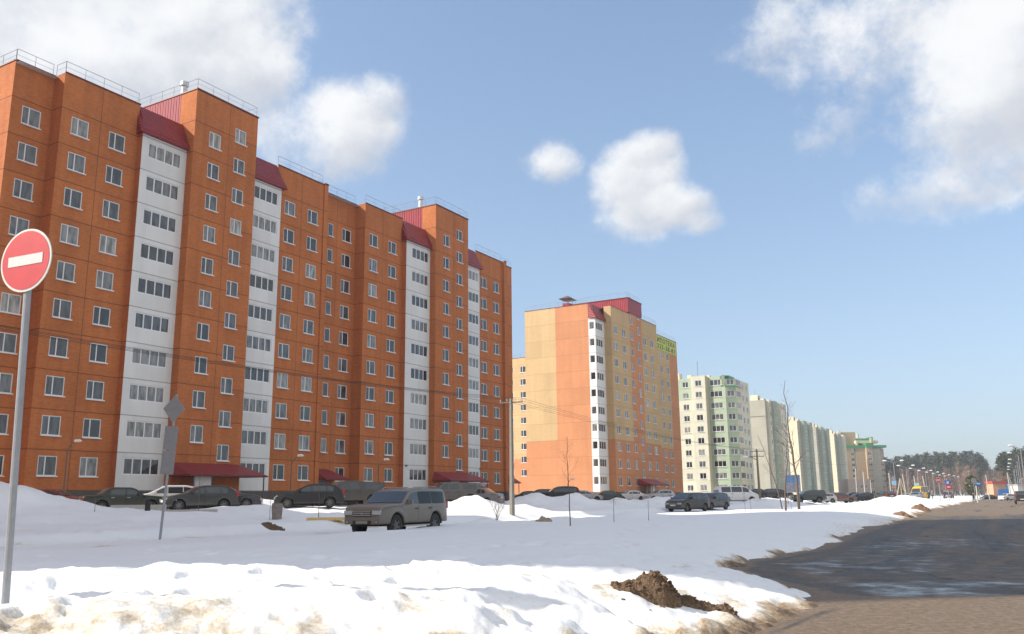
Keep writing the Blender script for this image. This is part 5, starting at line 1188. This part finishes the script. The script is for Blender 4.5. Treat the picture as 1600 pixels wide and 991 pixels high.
for px, yt, Y, ln, lab in ((1339, 732, 190, .2, 'pale concrete post between the narrow cream block and the tan block'), (1352, 737, 200, 0, 'slim concrete post before the unfinished house'), (1393, 739, 165, -.1, 'pale concrete post right of the tan block'), (1417, 741, 190, -.5, 'leaning concrete post right of the wooden A-frame'), (1433, 744, 215, -.3, 'leaning concrete post left of the yellow minibus'),
                       (1448, 744, 215, -.5, 'leaning concrete post behind the yellow minibus'), (1546, 742, 230, -.3, 'pale concrete post left of the red roofed kiosk'), (1527, 753, 150, 0, 'short pale post beside the back of the round sign'), (1362, 750, 240, 0, 'slim post far left of the tan block corner')):
    plain_post(px, yt, 0, Y, lab, lean=ln, group='concrete posts along the road')
WOODP = mat('pale_wood', (.42, .34, .24), .8, noise=.2)
for (px, yt, Y, w_, m_, lab) in ((1409, 748, 185, 2.4, WOODP, 'wooden A-frame pole right of the tan block'), (1580, 739, 235, 2.6, CONC2, 'concrete A-frame pole behind the white car')):
    x = bearing(px, Y); z = .5; tz = atY(px, yt, Y).z-z; r_ = empty('braced_pole', (x, Y, z), 0, lab, 'utility pole')
    for q in ((0, -w_/2, w_/2) if m_ is WOODP else (0, w_/2)):
        m = MB(); m.tube([(q, 0, -.3), (0 if m_ is WOODP else -.3, 0, tz)], .12, m_, 6); m.build('brace' if q else 'pole', r_)
def small_sign(px, py, Y, parts, label, rz=0):
    x = bearing(px, Y); z = hz(x, Y) if road_dist(np.array([x]), np.array([Y]))[0] > 0 else 0; r_ = empty('road_sign', (x, Y, z), rz, label, 'road sign')
    tz = atY(px, py, Y).z-z; m = MB(); m.tube([(0, .06, -.3), (0, .06, tz)], .04, STEEL, 6); m.build('post', r_)
    for k, (kind, w_, h_, dz, mm, ox) in enumerate(parts):
        m = MB()
        if kind == 'rect': m.box(ox-w_/2, ox+w_/2, -.002*k, .012, tz+dz-h_, tz+dz, mm)
        else: disc(m, (ox, tz+dz-h_/2), h_/2, -.002*k, .012, mm, 20)
        m.build('sign_plate', r_)
no_entry(bearing(1469, 130), 130, .45, 3.1, .40, 0, 'small far red no entry sign left of the blue sign')
small_sign(1483, 751, 140, [('rect', .9, .65, 0, SBLUE, 0), ('rect', .9, .7, -.67, SRED, .1), ('rect', .5, .2, -.9, SWHITE, .1), ('rect', .35, .35, -.14, SWHITE, 0)], 'blue sign above a red and white board beside the road')
small_sign(1399, 744, 150, [('disc', .7, .7, 0, SGREY, 0), ('rect', .75, .8, -.75, mat('pale_blue', (.25, .45, .62), .4), 0), ('rect', .6, .22, -1.75, mat('sign_orange', (.6, .2, .06), .5), -.1)], 'grey round sign back above a pale blue plate')
small_sign(1524, 747, 120, [('disc', .7, .7, 0, SGREY, 0), ('disc', .7, .62, -.22, SGREY, .14)], 'back of a round grey sign before the evergreen')
small_sign(1531, 753, 140, [('rect', 1.0, .62, 0, SBLUE, 0), ('rect', .6, .16, -.2, SWHITE, 0)], 'small blue and white sign right of the round grey sign')
small_sign(1434, 755, 205, [('rect', 1.2, .6, 0, mat('pale_green', (.35, .6, .5), .5), 0)], 'pale green board above the yellow minibus')
# billboard
x = bearing(1240, 112); z = hz(x, 112); r_ = empty('billboard', (x, 112, z), R(-12), 'small blue and white billboard behind the tall bare tree', 'billboard')
zt_ = atY(1240, 742, 112).z-z
for q in (-.7, .7): 
    m = MB(); m.tube([(q, .1, -.3), (q, .1, zt_-.2)], .05, STEEL, 6); m.build('leg', r_)
m = MB(); m.box(-.95, .95, 0, .06, zt_-2.2, zt_, SWHITE); bd = m.build('board', r_)
m = MB(); m.box(-.9, .9, -.006, -.001, zt_-1.0, zt_-.05, mat('poster_blue', (.14, .28, .52), .4, noise=.5, nscale=2)); m.box(-.9, .9, -.006, -.001, zt_-2.15, zt_-1.02, mat('poster_grey', (.32, .32, .38), .4, noise=.6, nscale=3)); m.build('poster', bd)
# kiosk
Y = 290; X = lambda px: bearing(px, Y); z0 = 0; zf = lambda py: atY(1560, py, Y).z
r_ = empty('kiosk', (X(1564), Y, 0), 0, 'small orange kiosk with a red roof behind a blue fence', 'kiosk'); hw = (X(1574)-X(1553))/2
m = MB(); wall(m, (-hw, 0), (hw, 0), -.2, zf(755.5), mat('kiosk_orange', (.58, .33, .19), .6), [(hw*1.0, hw*1.0+1.3, 1.9, 2.7)]); wall(m, (hw, 0), (hw, 4), -.2, zf(755.5), MATS['kiosk_orange']); wall(m, (-hw, 4), (-hw, 0), -.2, zf(755.5), MATS['kiosk_orange']); wall(m, (hw, 4), (-hw, 4), -.2, zf(755.5), MATS['kiosk_orange']); kw = m.build('wall', r_)
m = MB(); m.quad([(hw*0+.05, .1, 1.9), (1.3, .1, 1.9), (1.3, .1, 2.7), (.05, .1, 2.7)], mat('kiosk_window', (.2, .12, .08), .3)); m.build('window', r_)
m = MB(); m.box(-hw-.3, hw+.3, -.4, 4.3, zf(755.5), zf(752), mat('kiosk_red', (.42, .04, .03), .5)); m.build('roof', r_)
m = MB(); m.box(hw+.02, hw+1.2, -.3, 3.5, -.2, zf(753), mat('kiosk_blue', (.04, .25, .55), .5)); m.build('side_annex', r_)
m = MB(); m.box(-hw-.2, hw*.75, -3.0, -2.9, -.2, zf(764.5), mat('fence_blue', (.03, .18, .55), .5)); fo = m.build('fence', loc=(X(1564), Y, 0)); tag(fo, 'bright blue fence before the orange kiosk', 'fence')
# grey white shed at the right edge
m = MB(); Y2 = 270; m.box(bearing(1592, Y2), bearing(1606, Y2), Y2, Y2+5, -.2, atY(1595, 758, Y2).z, mat('pale_shed', (.55, .54, .5), .6)); so_ = m.build('shed_wall'); rr_ = empty('shed', (0, 0, 0), 0, 'pale shed at the right edge behind the dark grey car', 'shed'); so_.parent = rr_
m = MB(); m.box(bearing(1591, Y2), bearing(1607, Y2), Y2-.3, Y2+5.3, atY(1595, 758, Y2).z+.003, atY(1595, 756.5, Y2).z, mat('shed_roof', (.35, .3, .28), .6)); m.build('roof', rr_)

# ------------------------------------------------------------------ people
def person(x, y, z, rz, top, legs, label, stride=.18):
    r = .0
    me = bpy.data.meshes.new('person')
    V = [(0, 0, .95), (0, 0, 1.2), (0, 0, 1.42), (0, 0, 1.52), (0, .02, 1.66), (0, .02, 1.74),
         (.19, 0, 1.38), (.25, .04, 1.1), (.24, -.06, .85), (-.19, 0, 1.38), (-.25, -.04, 1.1), (-.24, .08, .85),
         (.09, 0, .88), (.10, -stride*.5, .48), (.10, -stride, .07), (.10, -stride-.14, .04), (-.09, 0, .88), (-.10, stride*.4, .48), (-.10, stride, .07), (-.10, stride-.14, .04)]
    E_ = [(0, 1), (1, 2), (2, 3), (3, 4), (4, 5), (2, 6), (6, 7), (7, 8), (2, 9), (9, 10), (10, 11), (0, 12), (12, 13), (13, 14), (14, 15), (0, 16), (16, 17), (17, 18), (18, 19)]
    rad = [.16, .17, .15, .06, .105, .09, .075, .06, .045, .075, .06, .045, .11, .075, .05, .045, .11, .075, .05, .045]
    me.from_pydata(V, E_, []); o = bpy.data.objects.new('person', me); col.objects.link(o)
    sk = o.modifiers.new('skin', 'SKIN')
    for i, q in enumerate(me.skin_vertices[0].data): q.radius = (rad[i], rad[i]*.85); q.use_root = (i == 0)
    ss = o.modifiers.new('sub', 'SUBSURF'); ss.levels = 1; ss.render_levels = 1
    bpy.context.view_layer.update()
    m2 = bpy.data.meshes.new_from_object(o.evaluated_get(bpy.context.evaluated_depsgraph_get())); bpy.data.objects.remove(o)
    for mm in (top, legs, mat('skin_tone', (.5, .33, .25), .6), mat('dark_hair', (.03, .02, .015), .8)): m2.materials.append(mm)
    for p in m2.polygons:
        c = p.center; p.use_smooth = True
        p.material_index = 1 if (c.z < .86 and abs(c.x) < .2) else (2 if (1.52 < c.z < 1.72 and c.y < .06) or (c.z < .9 and abs(c.x) > .2) else (3 if c.z >= 1.56 else 0))
    o = bpy.data.objects.new('person', m2); col.objects.link(o); o.location = (x, y, z); o.rotation_euler = (0, 0, rz); tag(o, label, 'person')
for px, Y, tp, lg, lab in ((1451.5, 178, mat('navy_jacket', (.02, .03, .08), .8), mat('dark_trousers', (.02, .02, .025), .8), 'person in a dark blue jacket walking beside the yellow minibus'), (1457, 182, mat('grey_jacket', (.16, .14, .12), .8), MATS['dark_trousers'], 'person in a grey brown jacket right of the one in dark blue'), (1521, 172, mat('brown_jacket', (.09, .06, .04), .8), MATS['dark_trousers'], 'person in dark brown clothes standing on the snow by the road'), (1476, 190, MATS['navy_jacket'], MATS['dark_trousers'], 'person in dark clothes left of the dark red car')):
    x = bearing(px, Y); person(x, Y, hz(x, Y), R(random.uniform(-60, 60)), tp, lg, lab)

# ------------------------------------------------------------------ bare trees near the camera
def bare_tree(px, Y, h, label, seed, r0=.05, nb=14, spread=.45, lean=(0, 0), start=.3, name='bare_tree', cat='tree', group=None, blen=.38, stems=1, tw=3, wig=.03):
    rnd = random.Random(seed); x = bearing(px, Y); z = hz(x, Y); root = empty(name, (x, Y, z), 0, label, cat, group)
    for st in range(stems):
        pts = []; n = 9; ox = rnd.uniform(-.1, .1)*(stems > 1); lx = lean[0]+(rnd.uniform(-.5, .5) if stems > 1 else 0); ly = lean[1]
        for k in range(n+1):
            t = k/n; pts.append(Vector((ox+lx*h*t**1.3+rnd.uniform(-1, 1)*wig*h*t*.5, ly*h*t+rnd.uniform(-1, 1)*wig*h*t*.5, h*t-.1*(k == 0))))
        m = MB(); m.tube(pts, [r0*(1-.86*k/n) for k in range(n+1)], BARK, 6)
        tr = m.build('trunk', root, smooth=True)
        m = MB()
        for b in range(nb):
            t = start+(1-start)*(b+rnd.random()*.6)/nb*.93; i = t*n; i0 = int(i); p = pts[i0].lerp(pts[min(i0+1, n)], i-i0)
            a = rnd.uniform(0, 2*PI); ln = h*blen*(1.08-t)*rnd.uniform(.55, 1.1); el = rnd.uniform(.35, .95)
            d = Vector((math.cos(a)*math.cos(el), math.sin(a)*math.cos(el)*.8, math.sin(el))); q = [p]; rb = max(.004, r0*(1-t)*.42)
            for s in range(4):
                d = (d+Vector((rnd.uniform(-.15, .15), rnd.uniform(-.15, .15), .1))).normalized(); q.append(q[-1]+d*ln/4)
            m.tube(q, [rb, rb*.8, rb*.6, rb*.45, .003], TWIG, 4)
            for s in range(tw):
                k = rnd.randint(1, 3); dd = (d+Vector((rnd.uniform(-.9, .9), rnd.uniform(-.9, .9), rnd.uniform(-.1, .5)))).normalized()
                m.tube([q[k], q[k]+dd*ln*.22, q[k]+dd*ln*.4+Vector((0, 0, ln*.05))], [rb*.5, rb*.4, .0025], TWIG, 3)
        m.build('branches', root)
    return root
bare_tree(890, 29.5, 2.95, 'thin bare sapling standing alone in the shaded snow', 3, .022, 12, start=.45, blen=.45, lean=(-.02, 0))
bare_tree(1247, 63, 9.2, 'tallest bare tree with crooked trunk near the road', 5, .10, 22, start=.28, blen=.34, lean=(-.05, 0), wig=.05, tw=5)
bare_tree(1226, 58, 4.6, 'bare tree left of the tallest one, dark crooked stem', 8, .07, 12, start=.4, blen=.4, lean=(.10, 0), wig=.06)
bare_tree(1221, 66, 5.6, 'leaning bare tree with stem tilted to the left', 12, .05, 12, start=.35, blen=.35, lean=(-.28, 0))
SG = 'thin saplings in the snow'
for px, Y, h, sd_, lab in ((311, 44, 2.9, 21, 'thin sapling before the dark grey hatchback'), (423, 42, 1.9, 22, 'thin sapling beside the grey litter bin'), (499, 43, 2.4, 23, 'thin sapling left of the brown pickup'), (958, 34, 1.25, 24, 'short sapling right of the sapling that stands alone'), (1012, 36, 1.0, 25, 'short twig like sapling left of the two muddy minivans'), (1163, 58, 1.4, 27, 'short sapling before the white van'), (1172, 57, 1.3, 28, 'short sapling just right of the one before the van'), (150, 38, 1.0, 29, 'small twig in the snow slope left of the grey diamond sign'), (1235, 60, 1.5, 30, 'short twig between the two bare trees')):
    bare_tree(px, Y, h, lab, sd_, .013 if h < 2 else .018, 5, start=.4, blen=.3, name='sapling', group=SG, tw=2)
bare_tree(776, 48, 1.5, 'small reddish bare bush left of the concrete utility pole', 40, .014, 9, start=.15, blen=.6, name='bare_bush', cat='bush', stems=6, tw=4)

# ------------------------------------------------------------------ forest
def leafm(name, c):
    def fn(m, t, p, g):
        l = t.links.new; o = t.nodes.new('ShaderNodeObjectInfo'); n = t.nodes.new('ShaderNodeTexNoise'); n.inputs['Scale'].default_value = .5; n.inputs['Detail'].default_value = 5; l(g.outputs['Object'], n.inputs['Vector'])
        a = t.nodes.new('ShaderNodeMath'); a.operation = 'ADD'; l(o.outputs['Random'], a.inputs[0]); l(n.outputs[0], a.inputs[1])
        r = t.nodes.new('ShaderNodeMapRange'); r.inputs[1].default_value = .3; r.inputs[2].default_value = 1.7; r.inputs[3].default_value = .6; r.inputs[4].default_value = 1.5; l(a.outputs[0], r.inputs[0])
        h = t.nodes.new('ShaderNodeVectorMath'); h.operation = 'SCALE'; h.inputs[0].default_value = c; l(r.outputs[0], h.inputs['Scale']); l(h.outputs[0], p.inputs['Base Color'])
    return mat(name, c, .8, fn=fn, spec=.2)
PINE = leafm('pine_needles', (.075, .085, .055)); SPRUCE = leafm('spruce_needles', (.055, .068, .048)); TRUNKP = mat('pine_trunk', (.26, .15, .09), .85, noise=.2); REDTW = leafm('red_brown_twigs', (.20, .125, .095)); EVERG = leafm('evergreen_leaves', (.10, .12, .04))
def conifer(kind, seed):
    rnd = random.Random(seed); root = empty('pine_tree' if kind == 'pine' else 'spruce_tree', (0, 0, 0))
    h = 22; m = MB(); m.tube([(0, 0, -1), (rnd.uniform(-.3, .3), 0, h*.5), (0, 0, h*.97)], [.28, .2, .04], TRUNKP if kind == 'pine' else BARK, 6); m.build('trunk', root)
    m = MB(); s0 = .42 if kind == 'pine' else .10; LM = PINE if kind == 'pine' else SPRUCE
    ncl = 46 if kind == 'pine' else 60
    for c in range(ncl):
        t = s0+(1-s0)*(c+rnd.random())/ncl
        if kind == 'pine': rad = 2.9*math.sin(PI*min(1, (t-s0)/(1-s0)*.85+.16))*rnd.uniform(.3, 1.15)
        else: rad = 3.0*(1-t)**.75*rnd.uniform(.45, 1.1)+.15
        a = rnd.uniform(0, 2*PI); cc = Vector((math.cos(a)*rad*.75, math.sin(a)*rad*.75, h*t)); cs = .55+.9*(1-t)+rnd.uniform(0, .4)
        for q in range(16):
            d = Vector((rnd.gauss(0, 1), rnd.gauss(0, 1), rnd.gauss(0, .55)))*cs*.62; p = cc+d; s = rnd.uniform(.28, .6)
            u = Vector((rnd.gauss(0, 1), rnd.gauss(0, 1), rnd.gauss(0, .5))).normalized(); v = u.cross(Vector((rnd.gauss(0, 1), rnd.gauss(0, 1), rnd.gauss(0, 1)))).normalized()
            m.quad([p-u*s, p+v*s*.55, p+u*s, p-v*s*.55], LM)
    m.build('crown', root); return root
def decid(seed):
    rnd = random.Random(seed); root = empty('bare_birch', (0, 0, 0)); h = 13
    m = MB(); pts = [(0, 0, -1), (rnd.uniform(-.3, .3), 0, h*.4), (rnd.uniform(-.5, .5), 0, h*.9)]; m.tube(pts, [.16, .12, .03], mat('birch_bark', (.42, .38, .34), .8), 6); m.build('trunk', root)
    m = MB()
    for b in range(260):
        t = rnd.uniform(.15, 1); a = rnd.uniform(0, 2*PI); el = rnd.uniform(.5, 1.3); ln = rnd.uniform(1.2, 3.6)*(1.15-t*.6)
        off = rnd.uniform(0, 1.5)*(1.1-t); p = Vector((math.cos(a)*off, math.sin(a)*off, h*t*.85)); d = Vector((math.cos(a)*math.cos(el), math.sin(a)*math.cos(el), math.sin(el)))
        q = p+d*ln; s_ = d.cross(Vector((rnd.gauss(0, 1), rnd.gauss(0, 1), rnd.gauss(0, 1)))).normalized()*.06
        m.quad([p-s_, p+s_, q+s_*.3, q-s_*.3], REDTW)
    m.build('crown', root); return root
protos = {'pine': [conifer('pine', 100+i) for i in range(5)], 'spruce': [conifer('spruce', 200+i) for i in range(4)], 'bare': [decid(300+i) for i in range(4)]}
LBL = {'pine': ('pine tree with bare reddish trunk in the wood at the road end', 'pines in the far wood', 'pine tree'), 'spruce': ('dark pointed spruce in the wood at the road end', 'spruces in the far wood', 'spruce tree'), 'bare': ('reddish brown leafless tree at the edge of the far wood', 'leafless trees before the far wood', 'bare tree')}
used = set()
def plant(kind, x, y, h, z=.3):
    rnd = random; i = rnd.randrange(len(protos[kind])); pr = protos[kind][i]
    o = pr if (kind, i) not in used else copy_tree(pr); used.add((kind, i))
    base = 13 if kind == 'bare' else 22; k = h/base; w_ = k*rnd.uniform(.9, 1.25)
    o.location = (x, y, z); o.rotation_euler = (0, 0, rnd.uniform(0, 6.28)); o.scale = (w_, w_, k)
    lb = LBL[kind]; tag(o, lb[0], lb[2], lb[1])
random.seed(11)
def ztop(px, py, Y): return atY(px, py, Y).z-.3
for row, Y0 in enumerate((470, 500, 535)):
    px = 1388 + row*3
    while px < 1556:
        Y = Y0+random.uniform(-10, 10); yt = np.interp(px, [1388, 1398, 1410, 1440, 1470, 1500, 1535, 1546, 1556], [712, 722, 714, 713, 708, 709, 706, 716, 728])+random.uniform(-3, 7)
        if px > 1548: yt = 735+random.uniform(-5, 5)
        kind = 'spruce' if random.random() < .42 else 'pine'
        plant(kind, bearing(px, Y), Y, ztop(px, yt, Y)); px += random.uniform(4.5, 9)
for row, Y0 in enumerate((330, 350, 372)):
    px = 1560+row*3
    while px < 1640:
        Y = Y0+random.uniform(-8, 8); yt = np.interp(px, [1558, 1568, 1580, 1600, 1640], [742, 712, 706, 702, 690])+random.uniform(-3, 8)
        plant('pine' if random.random() < .75 else 'spruce', bearing(px, Y), Y, ztop(px, yt, Y)); px += random.uniform(5, 9)
for k in range(34):
    px = random.uniform(1392, 1556); Y = random.uniform(410, 450); plant('bare', bearing(px, Y), Y, ztop(px, 733+random.uniform(-8, 10)-(10 if 1500 < px < 1540 else 0), Y))
for k in range(12):
    px = random.uniform(1562, 1630); Y = random.uniform(310, 330); plant('bare', bearing(px, Y), Y, ztop(px, 735+random.uniform(-8, 8), Y))
# far wood closing the horizon, one mass
m = MB(); rnd = random.Random(5)
for q in range(16000):
    a = rnd.uniform(R(-60), R(60)); Y = rnd.uniform(760, 860); p = Vector((math.tan(a)*Y, Y, 1+rnd.random()**.7*(13+5*math.sin(a*40)+3*math.sin(a*97+2))))
    if 27.8 < math.degrees(a) < 30.6: continue
    u = Vector((rnd.gauss(0, 1), rnd.gauss(0, 1), rnd.gauss(0, 1))).normalized(); v = u.cross(Vector((rnd.gauss(0, 1), rnd.gauss(0, 1), rnd.gauss(0, 1)))).normalized(); s = rnd.uniform(1.5, 3.4)
    m.quad([p-u*s, p+v*s*.7, p+u*s, p-v*s*.7], SPRUCE)
o = m.build('distant_wood'); tag(o, 'dark far wood along the horizon', 'wood', kind='stuff')
# round evergreen beside the road end
x = bearing(1520, 200); root = empty('evergreen_tree', (x, 200, .4), 0, 'round yellowish green evergreen at the end of the snow bank', 'tree'); m = MB(); m.tube([(0, 0, -.3), (0, 0, 3)], [.14, .05], BARK, 6); m.build('trunk', root); m = MB(); rnd = random.Random(9)
for q in range(900):
    t = rnd.random(); a = rnd.uniform(0, 2*PI); rad = 1.55*math.sqrt(max(0, 1-(2*t-1)**2))*rnd.uniform(.5, 1.05)*(1+.1*math.sin(5*a+7*t)); p = Vector((rad*math.cos(a), rad*math.sin(a), .7+4.4*t))
    u = Vector((rnd.gauss(0, 1), rnd.gauss(0, 1), rnd.gauss(0, 1))).normalized(); v = u.cross(Vector((0, .3, 1))).normalized(); s = .22; m.quad([p-u*s, p+v*s*.6, p+u*s, p-v*s*.6], EVERG)
m.build('crown', root)

# ------------------------------------------------------------------ haze
hm = bpy.data.materials.new('air'); hm.use_nodes = True; hm.node_tree.nodes.clear(); ho = hm.node_tree.nodes.new('ShaderNodeOutputMaterial'); hv = hm.node_tree.nodes.new('ShaderNodeVolumePrincipled')
hv.inputs['Color'].default_value = (.86, .92, 1, 1); hv.inputs['Density'].default_value = .00042; hv.inputs['Anisotropy'].default_value = .2; hm.node_tree.links.new(hv.outputs[0], ho.inputs['Volume'])
m = MB(); m.box(-1500, 1500, -300, 1500, -1.5, 60, hm); tag(m.build('haze'), 'thin pale haze in the air between the far blocks and the wood', kind='stuff')

# ------------------------------------------------------------------ dirt piles, rocks and small things
SOIL = mat('soil', (.15, .10, .065), .95, noise=.75, nscale=28, bump=1.0, bscale=60, spec=.1)
def heap(cx, cy, lumps, label, seed, name='dirt_pile', mm=SOIL, clods=60, cat='dirt pile', cs=.035, dz=0):
    rnd = random.Random(seed); bm = bmesh.new(); n = 90; ext = max(abs(l[0])+l[2] for l in lumps)*1.25; ey = max(abs(l[1])+l[2] for l in lumps)*1.25
    gx = np.linspace(-ext, ext, n); gy = np.linspace(-ey, ey, n); X, Y = np.meshgrid(gx, gy); Z = np.zeros_like(X)
    for lx, ly, r, h in lumps: Z = np.maximum(Z, h*np.clip(1-np.sqrt(((X-lx)/r)**2+((Y-ly)/(r*.8))**2), 0, 1)**.5)
    ns = fbm(X+seed, Y, r*.9, 5, seed, .65); Z = np.where(Z > 0, Z*(1+.45*ns)+.03*fbm(X, Y+seed, .07, 4, seed+3, .7)*(Z > .02), -.15)
    H0 = height(cx+X, cy+Y)-.02
    vs = [[bm.verts.new((X[i, j], Y[i, j], Z[i, j]+H0[i, j]-H0[n//2, n//2])) for j in range(n)] for i in range(n)]
    for i in range(n-1):
        for j in range(n-1):
            if max(Z[i, j], Z[i+1, j], Z[i, j+1], Z[i+1, j+1]) > 0: bm.faces.new((vs[i][j], vs[i][j+1], vs[i+1][j+1], vs[i+1][j]))
    bmesh.ops.delete(bm, geom=[v for v in bm.verts if not v.link_faces], context='VERTS')
    for k in range(clods):
        l = rnd.choice(lumps); a = rnd.uniform(0, 6.28); q = rnd.random()**.5*l[2]*1.02; px_, py_ = l[0]+q*math.cos(a), l[1]+q*math.sin(a)*.8
        i = int(np.clip((py_+ey)/(2*ey)*(n-1), 0, n-1)); j = int(np.clip((px_+ext)/(2*ext)*(n-1), 0, n-1)); zz = max(Z[i, j], 0)+H0[i, j]-H0[n//2, n//2]
        g = bmesh.ops.create_icosphere(bm, subdivisions=1, radius=cs*rnd.uniform(.3, 1.1)); s = Vector((1, rnd.uniform(.6, 1), rnd.uniform(.5, .9)))
        for v in g['verts']: v.co = Vector((v.co.x*s.x, v.co.y*s.y, v.co.z*s.z))*rnd.uniform(.8, 1.2)+Vector((px_, py_, zz))
    me = bpy.data.meshes.new(name); bm.to_mesh(me); bm.free(); me.materials.append(mm)
    o = bpy.data.objects.new(name, me); col.objects.link(o); o.location = (cx, cy, float(H0[n//2, n//2])+dz); tag(o, label, cat); return o
YD = 11.0
heap(bearing(1010, YD), YD, [(.08, 0, .30, .36), (-.06, -.03, .29, .22), (-.30, -.12, .20, .11), (.20, .01, .18, .20)], 'tall brown dirt heap thrown onto the snow near the road', 3, clods=110)
heap(bearing(1092, YD+.15), YD+.15, [(-.18, 0, .21, .13), (.02, 0, .18, .10), (.26, .02, .15, .13)], 'low brown dirt heap right of the tall one', 7, clods=70, cs=.03)
heap(bearing(848, 43), 43, [(0, 0, .3, .26), (.22, 0, .24, .26), (-.2, .1, .2, .1)], 'pale brown earth clod on the sunny snow ridge', 11, mm=mat('pale_soil', (.30, .24, .18), .95, noise=.4, nscale=9), clods=12, cs=.06)
heap(bearing(1437, 82), 82, [(0, 0, .9, .75), (.25, 0, .5, .7)], 'reddish brown earth heap on the bright snow bank', 13, mm=mat('red_soil', (.2, .12, .075), .95, noise=.4), clods=10, cs=.1)
heap(bearing(1407, 60), 60, [(0, 0, .6, .35), (.4, 0, .4, .25)], 'small brown earth heap at the snow edge by the road', 14, mm=MATS['red_soil'], clods=10, cs=.07)
heap(bearing(425, 37.6), 37.6, [(0, 0, .4, .14), (.3, .1, .3, .1)], 'dark debris lying on the snow left of the beige off-road car', 15, clods=30, cs=.06)
rnd = random.Random(77)
for k in range(26):
    px = rnd.uniform(940, 1290); Y = rnd.uniform(8.9, 11.0); x = bearing(px, Y)
    if road_dist(np.array([x]), np.array([Y]))[0] < .15: continue
    bm = bmesh.new(); g = bmesh.ops.create_icosphere(bm, subdivisions=1, radius=rnd.uniform(.010, .03))
    for v in g['verts']: v.co = Vector((v.co.x*1.3, v.co.y, v.co.z*.7))*rnd.uniform(.8, 1.25)
    me = bpy.data.meshes.new('clod'); bm.to_mesh(me); bm.free(); me.materials.append(SOIL); o = bpy.data.objects.new('clod', me); col.objects.link(o); o.location = (x, Y, hz(x, Y)+.004); tag(o, 'tiny brown clod on the bright snow near the dirt heaps', 'clod', 'small clods on the snow')
# yard bits
def bit(px, Y, fn_, name, label, cat, rz=0):
    x = bearing(px, Y); m = MB(); fn_(m); o = m.build(name, loc=(x, Y, hz(x, Y))); o.rotation_euler = (0, 0, rz); tag(o, label, cat); return o
bit(218, 45, lambda m: m.box(-1.3, 1.3, -.2, .2, -.1, .22, CONC2), 'concrete_slab', 'pale concrete slab in the snow before the old black sedan', 'slab', R(6))
bit(290, 44.5, lambda m: m.box(-1.6, 1.6, -.1, .1, -.1, .16, CONC2), 'concrete_kerb', 'long pale kerb stone behind the diamond sign post', 'kerb', R(3))
bit(232, 44, lambda m: m.tube([(0, 0, -.1), (0, 0, .5)], .13, BLACK, 10), 'bollard', 'short black bollard beside the pale concrete slab', 'bollard')
bit(434, 42, lambda m: (m.tube([(0, 0, -.1), (0, 0, .62), (0, 0, .72)], [.22, .27, .24], mat('bin_grey', (.2, .17, .15), .8, noise=.3), 12), m.tube([(0, 0, .721), (0, 0, .74)], [.26, .2], DSTEEL, 12)), 'litter_bin', 'grey brown litter bin standing in snow beside a thin sapling', 'bin')
bit(513, 41, lambda m: (m.box(-.95, .95, -.12, .12, -.02, .12, YWOOD), m.box(-.8, 1.0, .14, .3, -.02, .08, YWOOD)), 'plank', 'yellow wooden planks lying left of the beige off-road car', 'plank', R(5))
